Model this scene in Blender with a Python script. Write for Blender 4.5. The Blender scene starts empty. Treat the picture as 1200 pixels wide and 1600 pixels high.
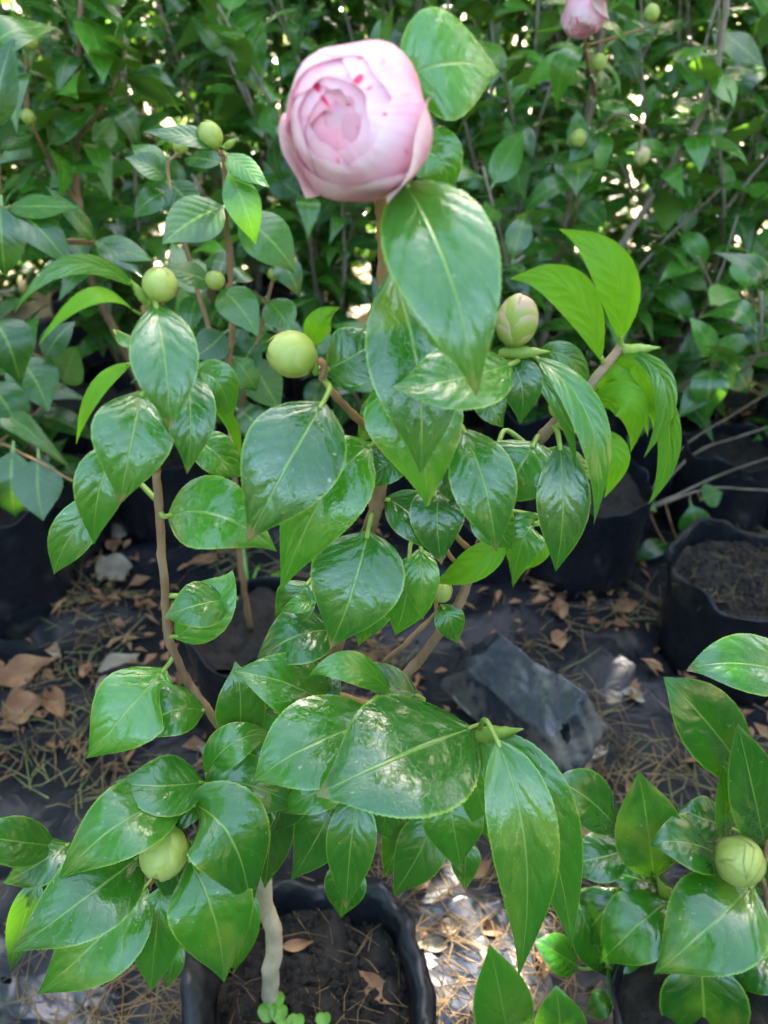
import bpy, math, random
import numpy as np
from mathutils import Vector, Matrix, Quaternion, noise as mnoise

R = math.radians
SC = bpy.context.scene
COL = SC.collection

# ------------------------------------------------------------------ camera
CAM_Z, PITCH, FPX = 0.88, R(35.0), 1209.0
cam_d = bpy.data.cameras.new('camera')
cam = bpy.data.objects.new('camera', cam_d)
COL.objects.link(cam)
cam.location = (0, 0, CAM_Z)
cam.rotation_euler = (math.pi / 2 - PITCH, 0, 0)
cam_d.sensor_fit = 'VERTICAL'
cam_d.sensor_height = 24.0
cam_d.lens = FPX / 1600.0 * 24.0
cam_d.clip_start = 0.01
cam_d.clip_end = 500.0
cam_d.dof.use_dof = True
cam_d.dof.focus_distance = 0.43
cam_d.dof.aperture_fstop = 6.0
SC.camera = cam

# ------------------------------------------------------------------ sky, sun, exposure
SUN_EL, SUN_AZ = R(40.0), R(24.0)          # azimuth from +Y towards +X
world = bpy.data.worlds.new('World')
SC.world = world
world.use_nodes = True
wn = world.node_tree.nodes
sky = wn.new('ShaderNodeTexSky')
sky.sky_type = 'NISHITA'
sky.sun_disc = False
sky.sun_elevation = SUN_EL
sky.sun_rotation = SUN_AZ
sky.air_density = 1.0
sky.dust_density = 5.0
sky.ozone_density = 1.0
bg = wn['Background']
bg.inputs['Strength'].default_value = 0.15
world.node_tree.links.new(sky.outputs[0], bg.inputs['Color'])

sun_d = bpy.data.lights.new('sun', 'SUN')
sun_d.energy = 5.0
sun_d.angle = R(0.53)
sun_d.color = (1.0, 0.94, 0.84)
sun = bpy.data.objects.new('sun', sun_d)
COL.objects.link(sun)
sdir = Vector((math.sin(SUN_AZ) * math.cos(SUN_EL), math.cos(SUN_AZ) * math.cos(SUN_EL), math.sin(SUN_EL)))
sun.rotation_euler = (-sdir).to_track_quat('-Z', 'Y').to_euler()

vs = SC.view_settings
vs.view_transform = 'Standard'
vs.look = 'None'
vs.gamma = 1.0
vs.use_curve_mapping = False
vs.exposure = 3.5
vs.use_white_balance = True
vs.white_balance_temperature = 6900
vs.white_balance_tint = 10
SC.cycles.max_bounces = 5
SC.cycles.diffuse_bounces = 4
SC.cycles.glossy_bounces = 2
SC.cycles.transmission_bounces = 4
SC.cycles.transparent_max_bounces = 4
SC.cycles.use_adaptive_sampling = True
SC.cycles.adaptive_threshold = 0.02
SC.cycles.sample_clamp_indirect = 6.0
SC.cycles.caustics_reflective = False
SC.cycles.caustics_refractive = False

# ------------------------------------------------------------------ pixel ray -> a point of the place at depth Y
CAMP = Vector((0, 0, CAM_Z))
FWD = Vector((0, math.cos(PITCH), -math.sin(PITCH)))
UPV = Vector((0, math.sin(PITCH), math.cos(PITCH)))
RGT = Vector((1, 0, 0))

def at(px, py, Y):
    d = FWD + RGT * ((px - 600) / FPX) + UPV * ((800 - py) / FPX)
    return CAMP + d * (Y / d.y)

def on_z(px, py, z):
    d = FWD + RGT * ((px - 600) / FPX) + UPV * ((800 - py) / FPX)
    return CAMP + d * ((z - CAM_Z) / d.z)

def depth(p):
    return (p - CAMP).dot(FWD)

# ------------------------------------------------------------------ object helpers
def link(o, parent=None):
    COL.objects.link(o)
    if parent is not None:
        o.parent = parent
    return o

def tag(o, label=None, cat=None, group=None, kind=None):
    if label: o['label'] = label
    if cat: o['category'] = cat
    if group: o['group'] = group
    if kind: o['kind'] = kind
    return o

def empty(name, loc, label=None, cat=None, group=None):
    o = bpy.data.objects.new(name, None)
    o.empty_display_size = 0.05
    o.location = loc
    return tag(link(o), label, cat, group)

def mesh_obj(name, verts, faces, mat, parent=None, loc=(0, 0, 0), uvs=None, smooth=True, mats=None, midx=None):
    me = bpy.data.meshes.new(name)
    me.from_pydata([tuple(v) for v in verts], [], faces)
    if uvs is not None:
        ul = me.uv_layers.new(name='UVMap')
        li = np.empty(len(me.loops), dtype=np.int32)
        me.loops.foreach_get('vertex_index', li)
        ul.data.foreach_set('uv', np.asarray(uvs, dtype=np.float32)[li].ravel())
    if smooth:
        me.polygons.foreach_set('use_smooth', [True] * len(me.polygons))
    if mats:
        for m in mats: me.materials.append(m)
        me.polygons.foreach_set('material_index', midx)
    else:
        me.materials.append(mat)
    me.update()
    o = bpy.data.objects.new(name, me)
    o.location = loc
    return link(o, parent)

def shared(name, me, parent, loc, quat, scale, color=(0, 0, 0.5, 1)):
    o = bpy.data.objects.new(name, me)
    o.location = loc
    o.rotation_mode = 'QUATERNION'
    o.rotation_quaternion = quat
    o.scale = (scale,) * 3 if not hasattr(scale, '__len__') else scale
    o.color = color
    return link(o, parent)

def catmull(pts, n):
    P = [pts[0] * 2 - pts[1]] + list(pts) + [pts[-1] * 2 - pts[-2]]
    out = []
    for i in range(1, len(P) - 2):
        p0, p1, p2, p3 = P[i - 1], P[i], P[i + 1], P[i + 2]
        for k in range(n):
            t = k / n
            out.append(0.5 * ((2 * p1) + (p2 - p0) * t + (2 * p0 - 5 * p1 + 4 * p2 - p3) * t * t + (3 * p1 - p0 - 3 * p2 + p3) * t ** 3))
    out.append(pts[-1].copy())
    return out

def tube_geo(pts, radii, seg=8, rough=0.0, seed=0, verts=None, faces=None, caps=True):
    verts = [] if verts is None else verts
    faces = [] if faces is None else faces
    n = len(pts)
    base = len(verts)
    ref = Vector((0.3, 0.9, 0.2)).normalized()
    for i, p in enumerate(pts):
        t = (pts[min(i + 1, n - 1)] - pts[max(i - 1, 0)])
        t = t.normalized() if t.length > 1e-9 else Vector((0, 0, 1))
        a = ref - t * ref.dot(t)
        if a.length < 1e-3:
            a = Vector((1, 0, 0)) - t * t.x
        a.normalize(); ref = a
        b = t.cross(a)
        for k in range(seg):
            an = 2 * math.pi * k / seg
            r = radii[i]
            if rough:
                r *= 1 + rough * mnoise.noise(Vector((i * 0.9 + seed, math.cos(an) * 1.3, math.sin(an) * 1.3)))
            verts.append(p + (a * math.cos(an) + b * math.sin(an)) * r)
    for i in range(n - 1):
        for k in range(seg):
            q = base + i * seg; k2 = (k + 1) % seg
            faces.append((q + k, q + k2, q + seg + k2, q + seg + k))
    if caps:
        faces.append(tuple(base + k for k in range(seg))[::-1])
        faces.append(tuple(base + (n - 1) * seg + k for k in range(seg)))
    return verts, faces

# ------------------------------------------------------------------ material helpers
class NT:
    def __init__(self, name):
        self.m = bpy.data.materials.new(name)
        self.m.use_nodes = True
        self.t = self.m.node_tree
        self.n = self.t.nodes
        self.bsdf = self.n['Principled BSDF']
        self.out = self.n['Material Output']
    def new(self, typ, **kw):
        nd = self.n.new(typ)
        for k, v in kw.items(): setattr(nd, k, v)
        return nd
    def put(self, sock, v):
        if isinstance(v, bpy.types.NodeSocket): self.t.links.new(v, sock)
        elif v is not None:
            if hasattr(v, '__len__') and len(v) == 3 and sock.type == 'RGBA': v = (*v, 1)
            sock.default_value = v
    def math(self, op, a, b=None, c=None, clamp=False):
        nd = self.new('ShaderNodeMath', operation=op, use_clamp=clamp)
        for i, v in enumerate((a, b, c)):
            if v is not None: self.put(nd.inputs[i], v)
        return nd.outputs[0]
    def mix(self, f, a, b, blend='MIX'):
        nd = self.new('ShaderNodeMix', data_type='RGBA', blend_type=blend)
        self.put(nd.inputs[0], f); self.put(nd.inputs[6], a); self.put(nd.inputs[7], b)
        return nd.outputs[2]
    def step(self, v, lo, hi, a=0.0, b=1.0):
        nd = self.new('ShaderNodeMapRange', interpolation_type='SMOOTHSTEP')
        for i, x in enumerate((v, lo, hi, a, b)): self.put(nd.inputs[i], x)
        return nd.outputs[0]
    def noise(self, vec, scale, detail=3.0, rough=0.55, dist=0.0):
        nd = self.new('ShaderNodeTexNoise')
        if vec is not None: self.put(nd.inputs['Vector'], vec)
        nd.inputs['Scale'].default_value = scale
        nd.inputs['Detail'].default_value = detail
        nd.inputs['Roughness'].default_value = rough
        nd.inputs['Distortion'].default_value = dist
        return nd.outputs['Fac']
    def vec(self, op, a, b):
        nd = self.new('ShaderNodeVectorMath', operation=op)
        self.put(nd.inputs[0], a); self.put(nd.inputs[1], b)
        return nd.outputs[0]
    def comb(self, x, y, z):
        nd = self.new('ShaderNodeCombineXYZ')
        self.put(nd.inputs[0], x); self.put(nd.inputs[1], y); self.put(nd.inputs[2], z)
        return nd.outputs[0]
    def bump(self, h, strength, dist):
        nd = self.new('ShaderNodeBump')
        nd.inputs['Strength'].default_value = strength
        nd.inputs['Distance'].default_value = dist
        self.put(nd.inputs['Height'], h)
        return nd.outputs[0]
    def objpos(self):
        return self.new('ShaderNodeTexCoord').outputs['Object']
    def set(self, **kw):
        for k, v in kw.items():
            self.put(self.bsdf.inputs[k.replace('_', ' ')], v)

def leaf_material(name, hero):
    M = NT(name)
    uv = M.new('ShaderNodeUVMap').outputs[0]
    sep = M.new('ShaderNodeSeparateXYZ'); M.put(sep.inputs[0], uv)
    u, v = sep.outputs[0], sep.outputs[1]
    info = M.new('ShaderNodeObjectInfo')
    rnd = info.outputs['Random']
    oc = M.new('ShaderNodeSeparateColor'); M.put(oc.inputs[0], info.outputs['Color'])
    tipb, blot, lite = oc.outputs[0], oc.outputs[1], oc.outputs[2]
    off = M.comb(M.math('MULTIPLY', rnd, 37.0), M.math('MULTIPLY', rnd, 91.0), M.math('MULTIPLY', rnd, 53.0))
    pu = M.vec('ADD', M.vec('MULTIPLY', uv, (1.0, 0.55, 0.0)), off)
    s = M.math('SUBTRACT', M.math('MULTIPLY', v, 2.0), 1.0)
    a = M.math('ABSOLUTE', s)
    n_lo = M.noise(pu, 2.6, 3)
    n_mid = M.noise(pu, 9.0, 4)
    # veins: midrib + side veins leaning to the tip
    mid = M.step(a, 0.012, 0.045, 1.0, 0.0)
    wob = M.math('MULTIPLY', M.math('SUBTRACT', n_mid, 0.5), 1.0)
    side_off = M.math('MULTIPLY', M.math('GREATER_THAN', s, 0.0), 0.45)
    c = M.math('ADD', M.math('ADD', M.math('SUBTRACT', M.math('MULTIPLY', u, 6.6), M.math('MULTIPLY', M.math('POWER', a, 1.15), 2.0)), wob), side_off)
    fr = M.math('ABSOLUTE', M.math('SUBTRACT', M.math('FRACT', c), 0.5))
    vein = M.math('MULTIPLY', M.step(fr, 0.0, 0.06, 1.0, 0.0), M.step(a, 0.62, 0.95, 1.0, 0.0))
    vnet = M.new('ShaderNodeTexVoronoi', feature='DISTANCE_TO_EDGE')
    M.put(vnet.inputs['Vector'], pu); vnet.inputs['Scale'].default_value = 26.0
    net = M.step(vnet.outputs[0], 0.0, 0.07, 1.0, 0.0)
    # colours
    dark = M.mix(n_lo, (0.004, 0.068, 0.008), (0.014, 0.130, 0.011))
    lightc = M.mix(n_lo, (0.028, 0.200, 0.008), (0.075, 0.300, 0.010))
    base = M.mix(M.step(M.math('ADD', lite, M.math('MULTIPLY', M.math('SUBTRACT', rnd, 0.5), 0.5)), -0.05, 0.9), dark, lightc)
    base = M.mix(M.math('MULTIPLY', net, 0.10), base, (0.10, 0.24, 0.05))
    base = M.mix(M.math('MULTIPLY', vein, 0.24), base, (0.13, 0.30, 0.05))
    base = M.mix(M.math('MULTIPLY', mid, 0.75), base, (0.20, 0.36, 0.06))
    edge = M.math('MULTIPLY', M.step(a, 0.93, 1.0), 0.75)
    base = M.mix(edge, base, (0.22, 0.40, 0.03))
    # yellowed blotches and browned tips with shapes of their own
    bm = M.math('MULTIPLY', M.step(n_lo, 0.47, 0.66), blot)
    base = M.mix(M.math('MULTIPLY', bm, 0.55), base, (0.24, 0.33, 0.035))
    tb = M.math('MULTIPLY', M.step(M.math('ADD', u, M.math('MULTIPLY', n_mid, 0.12)), 0.955, 1.02), tipb)
    base = M.mix(tb, base, (0.26, 0.17, 0.07))
    spots = M.step(M.noise(pu, 24.0, 2), 0.715, 0.74)
    base = M.mix(M.math('MULTIPLY', spots, 0.8), base, (0.32, 0.32, 0.17))
    dust = M.math('MULTIPLY', M.step(M.noise(pu, 55.0, 3), 0.60, 0.75), 0.10)
    base = M.mix(dust, base, (0.35, 0.38, 0.30))
    under = M.mix(0.80, base, (0.14, 0.36, 0.012))
    geo = M.new('ShaderNodeNewGeometry')
    back = geo.outputs['Backfacing']
    colr = M.mix(back, base, under)
    rough = M.math('ADD', M.math('MULTIPLY', n_mid, 0.12), 0.10)
    rough = M.math('ADD', rough, M.math('MULTIPLY', back, 0.25))
    hgt = M.math('SUBTRACT', M.math('MULTIPLY', M.step(fr, 0.0, 0.42), 0.55), M.math('MULTIPLY', mid, 0.8))
    hgt = M.math('ADD', hgt, M.math('MULTIPLY', net, -0.10))
    hgt = M.math('ADD', hgt, M.math('MULTIPLY', M.noise(pu, 16.0, 2), 0.55))
    bmp = M.bump(hgt, 0.38, 0.0010)
    M.set(Base_Color=colr, Roughness=rough, IOR=1.5, Normal=bmp)
    M.put(M.bsdf.inputs['Specular IOR Level'], M.math('SUBTRACT', 0.75, M.math('MULTIPLY', back, 0.5)))
    M.put(M.bsdf.inputs['Coat Weight'], M.math('MULTIPLY', M.math('SUBTRACT', 1.0, back), M.step(n_lo, 0.35, 0.65, 0.25, 0.9)))
    M.bsdf.inputs['Coat Roughness'].default_value = 0.13
    M.put(M.bsdf.inputs['Coat Normal'], bmp)
    tr = M.new('ShaderNodeBsdfTranslucent')
    M.put(tr.inputs['Color'], M.mix(0.6, M.mix(0.5, colr, (0.10, 0.34, 0.008)), (0.22, 0.52, 0.02)))
    mx = M.new('ShaderNodeMixShader'); M.put(mx.inputs[0], M.math('ADD', 0.19, M.math('MULTIPLY', back, 0.16)))
    M.t.links.new(M.bsdf.outputs[0], mx.inputs[1]); M.t.links.new(tr.outputs[0], mx.inputs[2])
    M.t.links.new(mx.outputs[0], M.out.inputs[0])
    return M.m

def bark_material(name, c1, c2, c3, sc=60):
    M = NT(name)
    p = M.objpos()
    n1 = M.noise(M.vec('MULTIPLY', p, (1, 1, 0.35)), sc, 5, 0.65)
    n2 = M.noise(p, sc * 0.25, 3)
    c = M.mix(M.step(n1, 0.3, 0.7), c1, c2)
    c = M.mix(M.step(n2, 0.52, 0.7), c, c3)
    M.set(Base_Color=c, Roughness=0.75, Normal=M.bump(n1, 0.7, 0.002))
    return M.m

def simple_material(name, c1, c2, sc, rough=0.6, bump=0.3, bd=0.002, spec=0.5):
    M = NT(name)
    n1 = M.noise(M.objpos(), sc, 4)
    M.set(Base_Color=M.mix(M.step(n1, 0.3, 0.7), c1, c2), Roughness=rough, Normal=M.bump(n1, bump, bd))
    M.bsdf.inputs['Specular IOR Level'].default_value = spec
    return M.m

def plastic_material(name, dust_amt, gloss=0.3, bstr=0.5, tone=1.0):
    M = NT(name)
    p = M.objpos()
    n1 = M.noise(p, 9.0, 4, 0.6, 0.4)
    n2 = M.noise(p, 70.0, 4, 0.6)
    n3 = M.noise(p, 22.0, 3)
    c = M.mix(n3, (0.005 * tone, 0.006 * tone, 0.009 * tone), (0.011 * tone, 0.013 * tone, 0.019 * tone))
    d = M.math('MULTIPLY', M.step(n1, 0.60 - 0.18 * dust_amt, 0.72), M.step(n2, 0.25, 0.6))
    c = M.mix(M.math('MULTIPLY', d, 0.75 * dust_amt), c, (0.27, 0.235, 0.19))
    film = M.math('MULTIPLY', M.step(n2, 0.45, 0.75), 0.01 + 0.16 * dust_amt ** 3)
    c = M.mix(film, c, (0.20, 0.20, 0.21))
    r = M.math('ADD', M.math('MULTIPLY', d, 0.4), gloss)
    h = M.math('ADD', M.math('MULTIPLY', M.noise(p, 30.0, 2, 0.5, 1.5), 1.0), M.math('MULTIPLY', n2, 0.15))
    M.set(Base_Color=c, Roughness=r, Normal=M.bump(h, bstr, 0.006))
    M.bsdf.inputs['Specular IOR Level'].default_value = 0.32 if tone == 1.0 else 0.6
    return M.m

def soil_material(name, c1, c2, c3, sc=40):
    M = NT(name)
    p = M.objpos()
    n1 = M.noise(p, sc, 6, 0.7)
    n2 = M.noise(p, sc * 0.15, 3)
    c = M.mix(M.step(n1, 0.3, 0.72), c1, c2)
    c = M.mix(M.step(n2, 0.5, 0.75), c, c3)
    M.set(Base_Color=c, Roughness=0.92, Normal=M.bump(n1, 0.9, 0.01))
    return M.m

def petal_material():
    M = NT('petal')
    uv = M.new('ShaderNodeUVMap').outputs[0]
    sep = M.new('ShaderNodeSeparateXYZ'); M.put(sep.inputs[0], uv)
    u, v = sep.outputs[0], sep.outputs[1]
    info = M.new('ShaderNodeObjectInfo')
    rnd = info.outputs['Random']
    oc = M.new('ShaderNodeSeparateColor'); M.put(oc.inputs[0], info.outputs['Color'])
    off = M.comb(M.math('MULTIPLY', rnd, 31.0), M.math('MULTIPLY', rnd, 77.0), 0.0)
    pu = M.vec('ADD', M.vec('MULTIPLY', uv, (1.0, 1.2, 0)), off)
    streak = M.noise(M.vec('MULTIPLY', pu, (1.0, 7.0, 1.0)), 2.2, 4)
    blot = M.noise(pu, 2.4, 3)
    c = M.mix(M.step(blot, 0.35, 0.68), (0.96, 0.83, 0.86), (0.95, 0.58, 0.68))
    c = M.mix(M.math('MULTIPLY', M.step(u, 1.0, 0.55), 0.70), c, (0.94, 0.37, 0.53))     # pinker towards the claw, with rosy shade of the folds put into the colour
    c = M.mix(M.math('MULTIPLY', M.step(streak, 0.5, 0.75), 0.4), c, (0.92, 0.36, 0.50))
    c = M.mix(M.math('MULTIPLY', oc.outputs[2], 0.85), c, (0.96, 0.40, 0.50))                # inner petals pinker, their tint deepened to paint the cup's rosy shade
    # crimson flecks: where each petal has its own
    fl = M.step(M.noise(M.vec('MULTIPLY', pu, (1.0, 1.6, 1.0)), 4.2, 1), 0.70, 0.735)
    c = M.mix(M.math('MULTIPLY', fl, 0.85), c, (0.72, 0.045, 0.15))
    du = M.math('SUBTRACT', u, oc.outputs[0]); dv = M.math('SUBTRACT', v, oc.outputs[1])
    dd = M.math('ADD', M.math('MULTIPLY', M.math('MULTIPLY', du, du), 1.6), M.math('MULTIPLY', M.math('MULTIPLY', dv, dv), 2.2))
    fleck = M.math('MULTIPLY', M.step(dd, 0.0022, 0.0050, 1.0, 0.0), M.math('GREATER_THAN', oc.outputs[0], 0.02))
    c = M.mix(fleck, c, (0.80, 0.03, 0.13))
    M.set(Base_Color=c, Roughness=0.5, Normal=M.bump(streak, 0.4, 0.0010))
    M.bsdf.inputs['Specular IOR Level'].default_value = 0.3
    tr = M.new('ShaderNodeBsdfTranslucent')
    M.put(tr.inputs['Color'], M.mix(0.55, c, (0.97, 0.58, 0.70)))
    mx = M.new('ShaderNodeMixShader'); mx.inputs[0].default_value = 0.42
    M.t.links.new(M.bsdf.outputs[0], mx.inputs[1]); M.t.links.new(tr.outputs[0], mx.inputs[2])
    M.t.links.new(mx.outputs[0], M.out.inputs[0])
    return M.m

def bud_material(name, pink):
    M = NT(name)
    uv = M.new('ShaderNodeUVMap').outputs[0]
    sep = M.new('ShaderNodeSeparateXYZ'); M.put(sep.inputs[0], uv)
    u, v = sep.outputs[0], sep.outputs[1]
    info = M.new('ShaderNodeObjectInfo'); rnd = info.outputs['Random']
    p = M.vec('ADD', M.objpos(), M.comb(rnd, M.math('MULTIPLY', rnd, 3.0), 0.0))
    n1 = M.noise(p, 70.0, 4); n2 = M.noise(p, 260.0, 3)
    c = M.mix(n1, (0.20, 0.30, 0.035), (0.36, 0.45, 0.075))
    c = M.mix(M.math('MULTIPLY', M.step(u, 0.55, 1.0), 0.45), c, (0.42, 0.48, 0.16))
    c = M.mix(M.math('MULTIPLY', M.step(n1, 0.60, 0.72), 0.5), c, (0.52, 0.42, 0.26))
    c = M.mix(M.math('MULTIPLY', M.step(n2, 0.70, 0.74), 0.6), c, (0.20, 0.12, 0.06))
    c = M.mix(M.math('MULTIPLY', M.step(u, 0.90, 1.0), 0.32), c, (0.46, 0.42, 0.16))
    if pink:
        c = M.mix(M.math('MULTIPLY', M.step(u, 0.80, 1.0), 0.65), c, (0.75, 0.42, 0.42))
    M.set(Base_Color=c, Roughness=0.42, Normal=M.bump(n1, 0.2, 0.001))
    M.bsdf.inputs['Subsurface Weight'].default_value = 0.15
    M.bsdf.inputs['Subsurface Radius'].default_value = (0.004, 0.006, 0.002)
    return M.m

def far_leaf_material(name):
    M = NT(name)
    uv = M.new('ShaderNodeUVMap').outputs[0]
    sep = M.new('ShaderNodeSeparateXYZ'); M.put(sep.inputs[0], uv)
    u, v = sep.outputs[0], sep.outputs[1]
    info = M.new('ShaderNodeObjectInfo')
    rnd = info.outputs['Random']
    oc = M.new('ShaderNodeSeparateColor'); M.put(oc.inputs[0], info.outputs['Color'])
    geo = M.new('ShaderNodeNewGeometry')
    back = geo.outputs['Backfacing']
    isl = geo.outputs['Random Per Island']
    a = M.math('ABSOLUTE', M.math('SUBTRACT', M.math('MULTIPLY', v, 2.0), 1.0))
    mid = M.step(a, 0.02, 0.08, 1.0, 0.0)
    c = M.math('SUBTRACT', M.math('MULTIPLY', u, 8.0), M.math('MULTIPLY', a, 2.1))
    fr = M.math('ABSOLUTE', M.math('SUBTRACT', M.math('FRACT', c), 0.5))
    vary = M.math('MULTIPLY', M.math('ADD', M.math('SUBTRACT', rnd, 0.5), M.math('SUBTRACT', isl, 0.5)), 0.5)
    base = M.mix(M.step(M.math('ADD', oc.outputs[2], vary), 0.0, 1.0), (0.010, 0.070, 0.013), (0.060, 0.235, 0.018))
    blot = M.noise(M.vec('ADD', M.vec('MULTIPLY', uv, (1, .5, 0)), M.comb(M.math('MULTIPLY', rnd, 40.0), M.math('MULTIPLY', isl, 40.0), 0.0)), 3.0, 2)
    base = M.mix(M.math('MULTIPLY', M.step(blot, 0.5, 0.7), M.math('MULTIPLY', oc.outputs[1], 0.6)), base, (0.22, 0.28, 0.04))
    base = M.mix(M.math('MULTIPLY', M.step(fr, 0.0, 0.1, 1.0, 0.0), 0.15), base, (0.13, 0.28, 0.05))
    base = M.mix(M.math('MULTIPLY', mid, 0.7), base, (0.20, 0.36, 0.06))
    colr = M.mix(back, base, M.mix(0.75, base, (0.11, 0.23, 0.035)))
    rough = M.math('ADD', M.math('MULTIPLY', blot, 0.15), M.math('ADD', M.math('MULTIPLY', back, 0.25), 0.20))
    M.set(Base_Color=colr, Roughness=rough, IOR=1.5, Normal=M.bump(M.step(fr, 0.0, 0.42), 0.12, 0.0010))
    M.bsdf.inputs['Specular IOR Level'].default_value = 0.8
    tr = M.new('ShaderNodeBsdfTranslucent')
    M.put(tr.inputs['Color'], M.mix(0.5, colr, (0.20, 0.48, 0.02)))
    mx = M.new('ShaderNodeMixShader'); mx.inputs[0].default_value = 0.26
    M.t.links.new(M.bsdf.outputs[0], mx.inputs[1]); M.t.links.new(tr.outputs[0], mx.inputs[2])
    M.t.links.new(mx.outputs[0], M.out.inputs[0])
    return M.m

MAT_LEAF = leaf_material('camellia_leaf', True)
MAT_BGLEAF = far_leaf_material('camellia_leaf_far')
MAT_BARK = bark_material('bark', (0.15, 0.085, 0.045), (0.30, 0.18, 0.095), (0.36, 0.26, 0.16))
MAT_TWIG = bark_material('young_twig', (0.20, 0.105, 0.04), (0.34, 0.19, 0.08), (0.25, 0.20, 0.07))
MAT_TRUNK = bark_material('pale_trunk', (0.38, 0.29, 0.19), (0.60, 0.49, 0.34), (0.30, 0.22, 0.14), 45)
MAT_FARBARK = bark_material('grey_bark', (0.16, 0.12, 0.085), (0.30, 0.24, 0.18), (0.26, 0.21, 0.17), 30)
MAT_PETIOLE = simple_material('petiole', (0.16, 0.26, 0.04), (0.24, 0.36, 0.06), 80, 0.45, 0.1)
MAT_PETAL = petal_material()
MAT_BUD = bud_material('green_bud', False)
MAT_BUDPINK = bud_material('pink_tipped_bud', True)
MAT_BAG = plastic_material('black_plastic', 0.35, 0.34)
MAT_BAGDUSTY = plastic_material('dusty_black_plastic', 0.8, 0.22, 0.12, 2.5)
MAT_MAT = plastic_material('ground_sheet', 0.30, 0.45)
MAT_SOIL = soil_material('potting_soil', (0.007, 0.006, 0.005), (0.034, 0.026, 0.019), (0.02, 0.015, 0.011), 60)
MAT_GROUND = soil_material('dry_ground', (0.22, 0.165, 0.10), (0.38, 0.30, 0.20), (0.20, 0.19, 0.09), 6)
MAT_NEEDLE = simple_material('pine_needle', (0.085, 0.05, 0.026), (0.26, 0.17, 0.075), 18, 0.7, 0.1)
MAT_NEEDLEG = simple_material('green_needle', (0.08, 0.11, 0.03), (0.22, 0.22, 0.08), 18, 0.6, 0.1)
MAT_DEAD = simple_material('dead_leaf', (0.17, 0.075, 0.035), (0.34, 0.19, 0.095), 26, 0.75, 0.5, 0.003)
MAT_DEADGREY = simple_material('grey_dead_leaf', (0.20, 0.17, 0.12), (0.36, 0.31, 0.23), 26, 0.75, 0.5, 0.003)
MAT_GRASS = simple_material('sprout', (0.07, 0.22, 0.02), (0.12, 0.32, 0.04), 60, 0.45, 0.1)

# ------------------------------------------------------------------ setting
rg = random.Random(3)
S_ = 70.0
mesh_obj('ground', [(-S_, -S_, -0.012), (S_, -S_, -0.012), (S_, S_, -0.012), (-S_, S_, -0.012)], [(0, 1, 2, 3)], MAT_GROUND, smooth=False)['kind'] = 'structure'

def sheet_z(x, y):
    q = Vector((x * 3.1, y * 3.1, 2.0))
    z = 0.016 * abs(mnoise.noise(q)) + 0.010 * mnoise.noise(Vector((x * 9, y * 9, 7.0)))
    r = mnoise.noise(Vector((x * 2.0 + 4, y * 6.5 + 1, 11.0)))
    z += 0.030 * max(0.0, 1 - abs(r) * 7)
    return 0.012 + z

nx, ny = 150, 120
vx, fc = [], []
for j in range(ny + 1):
    for i in range(nx + 1):
        x = -1.9 + 3.8 * i / nx; y = -0.9 + 3.1 * j / ny
        vx.append((x, y, sheet_z(x, y)))
for j in range(ny):
    for i in range(nx):
        a = j * (nx + 1) + i
        fc.append((a, a + 1, a + nx + 2, a + nx + 1))
mesh_obj('weed_mat_ground', vx, fc, MAT_MAT)['kind'] = 'structure'

# ------------------------------------------------------------------ leaf mesh
PROF_T = np.array([0, .02, .06, .13, .22, .32, .43, .54, .65, .75, .83, .89, .94, .975, 1.0])
PROF_W = np.array([.05, .12, .33, .61, .83, .96, 1.0, .94, .79, .585, .385, .235, .125, .055, .0])

def width_at(t, skew=0.0):
    tt = min(max(t ** (1 + skew), 0), 1)
    return float(np.interp(tt, PROF_T, PROF_W))

def leaf_geo(curve, normal0, halfw, nU, nV, fold=0.16, curl=0.10, wave=0.03, teeth=0.0, skew=0.0, twist=0.0, seed=0, notch=None, narrow=1.0):
    """curve: function t -> point; returns verts, faces, uvs. Front side = normal0 side."""
    verts, faces, uvs = [], [], []
    nC = 2 * nV + 1
    rr = random.Random(seed)
    ph1, ph2 = rr.uniform(0, 6.3), rr.uniform(0, 6.3)
    for i in range(nU + 1):
        t = i / nU
        p = curve(t)
        T = (curve(min(t + .01, 1)) - curve(max(t - .01, 0))).normalized()
        N = normal0 - T * normal0.dot(T)
        N.normalize()
        if twist:
            N = Quaternion(T, twist * t) @ N
        B = T.cross(N)
        w = halfw * width_at(t, skew)
        for k in range(nC):
            s = (k - nV) / nV
            a = abs(s)
            ww = w * s
            if a == 1.0:
                if teeth and 0 < i < nU:
                    ww *= 1 + (teeth * halfw / max(w, halfw * .25)) * (1 if i % 2 else -0.2)
                sd = 0 if s > 0 else 1
                if notch and notch[0] == sd and notch[1] < t < notch[2]:
                    q = (t - notch[1]) / (notch[2] - notch[1])
                    ww *= 1 - notch[3] * math.sin(math.pi * q ** 0.5)
            elif notch and notch[0] == (0 if s > 0 else 1) and notch[1] < t < notch[2]:
                q = (t - notch[1]) / (notch[2] - notch[1])
                ww *= 1 - notch[3] * math.sin(math.pi * q ** 0.5)
            z = w * (fold * a - curl * a * a * a) - halfw * 0.035 * math.exp(-(a * 7) ** 2) * (1 - t)
            z += halfw * wave * a * a * math.sin(t * 9 + (ph1 if s > 0 else ph2)) * min(1, 4 * t)
            verts.append(p + B * ww + N * z)
            uvs.append((t, 0.5 + 0.5 * s))
    for i in range(nU):
        for k in range(nC - 1):
            q = i * nC + k
            faces.append((q, q + 1, q + nC + 1, q + nC))
    return verts, faces, uvs

def bez(p0, pm, p1):
    c = pm * 2 - (p0 + p1) * 0.5
    return lambda t: p0 * (1 - t) ** 2 + c * (2 * t * (1 - t)) + p1 * t * t

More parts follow.
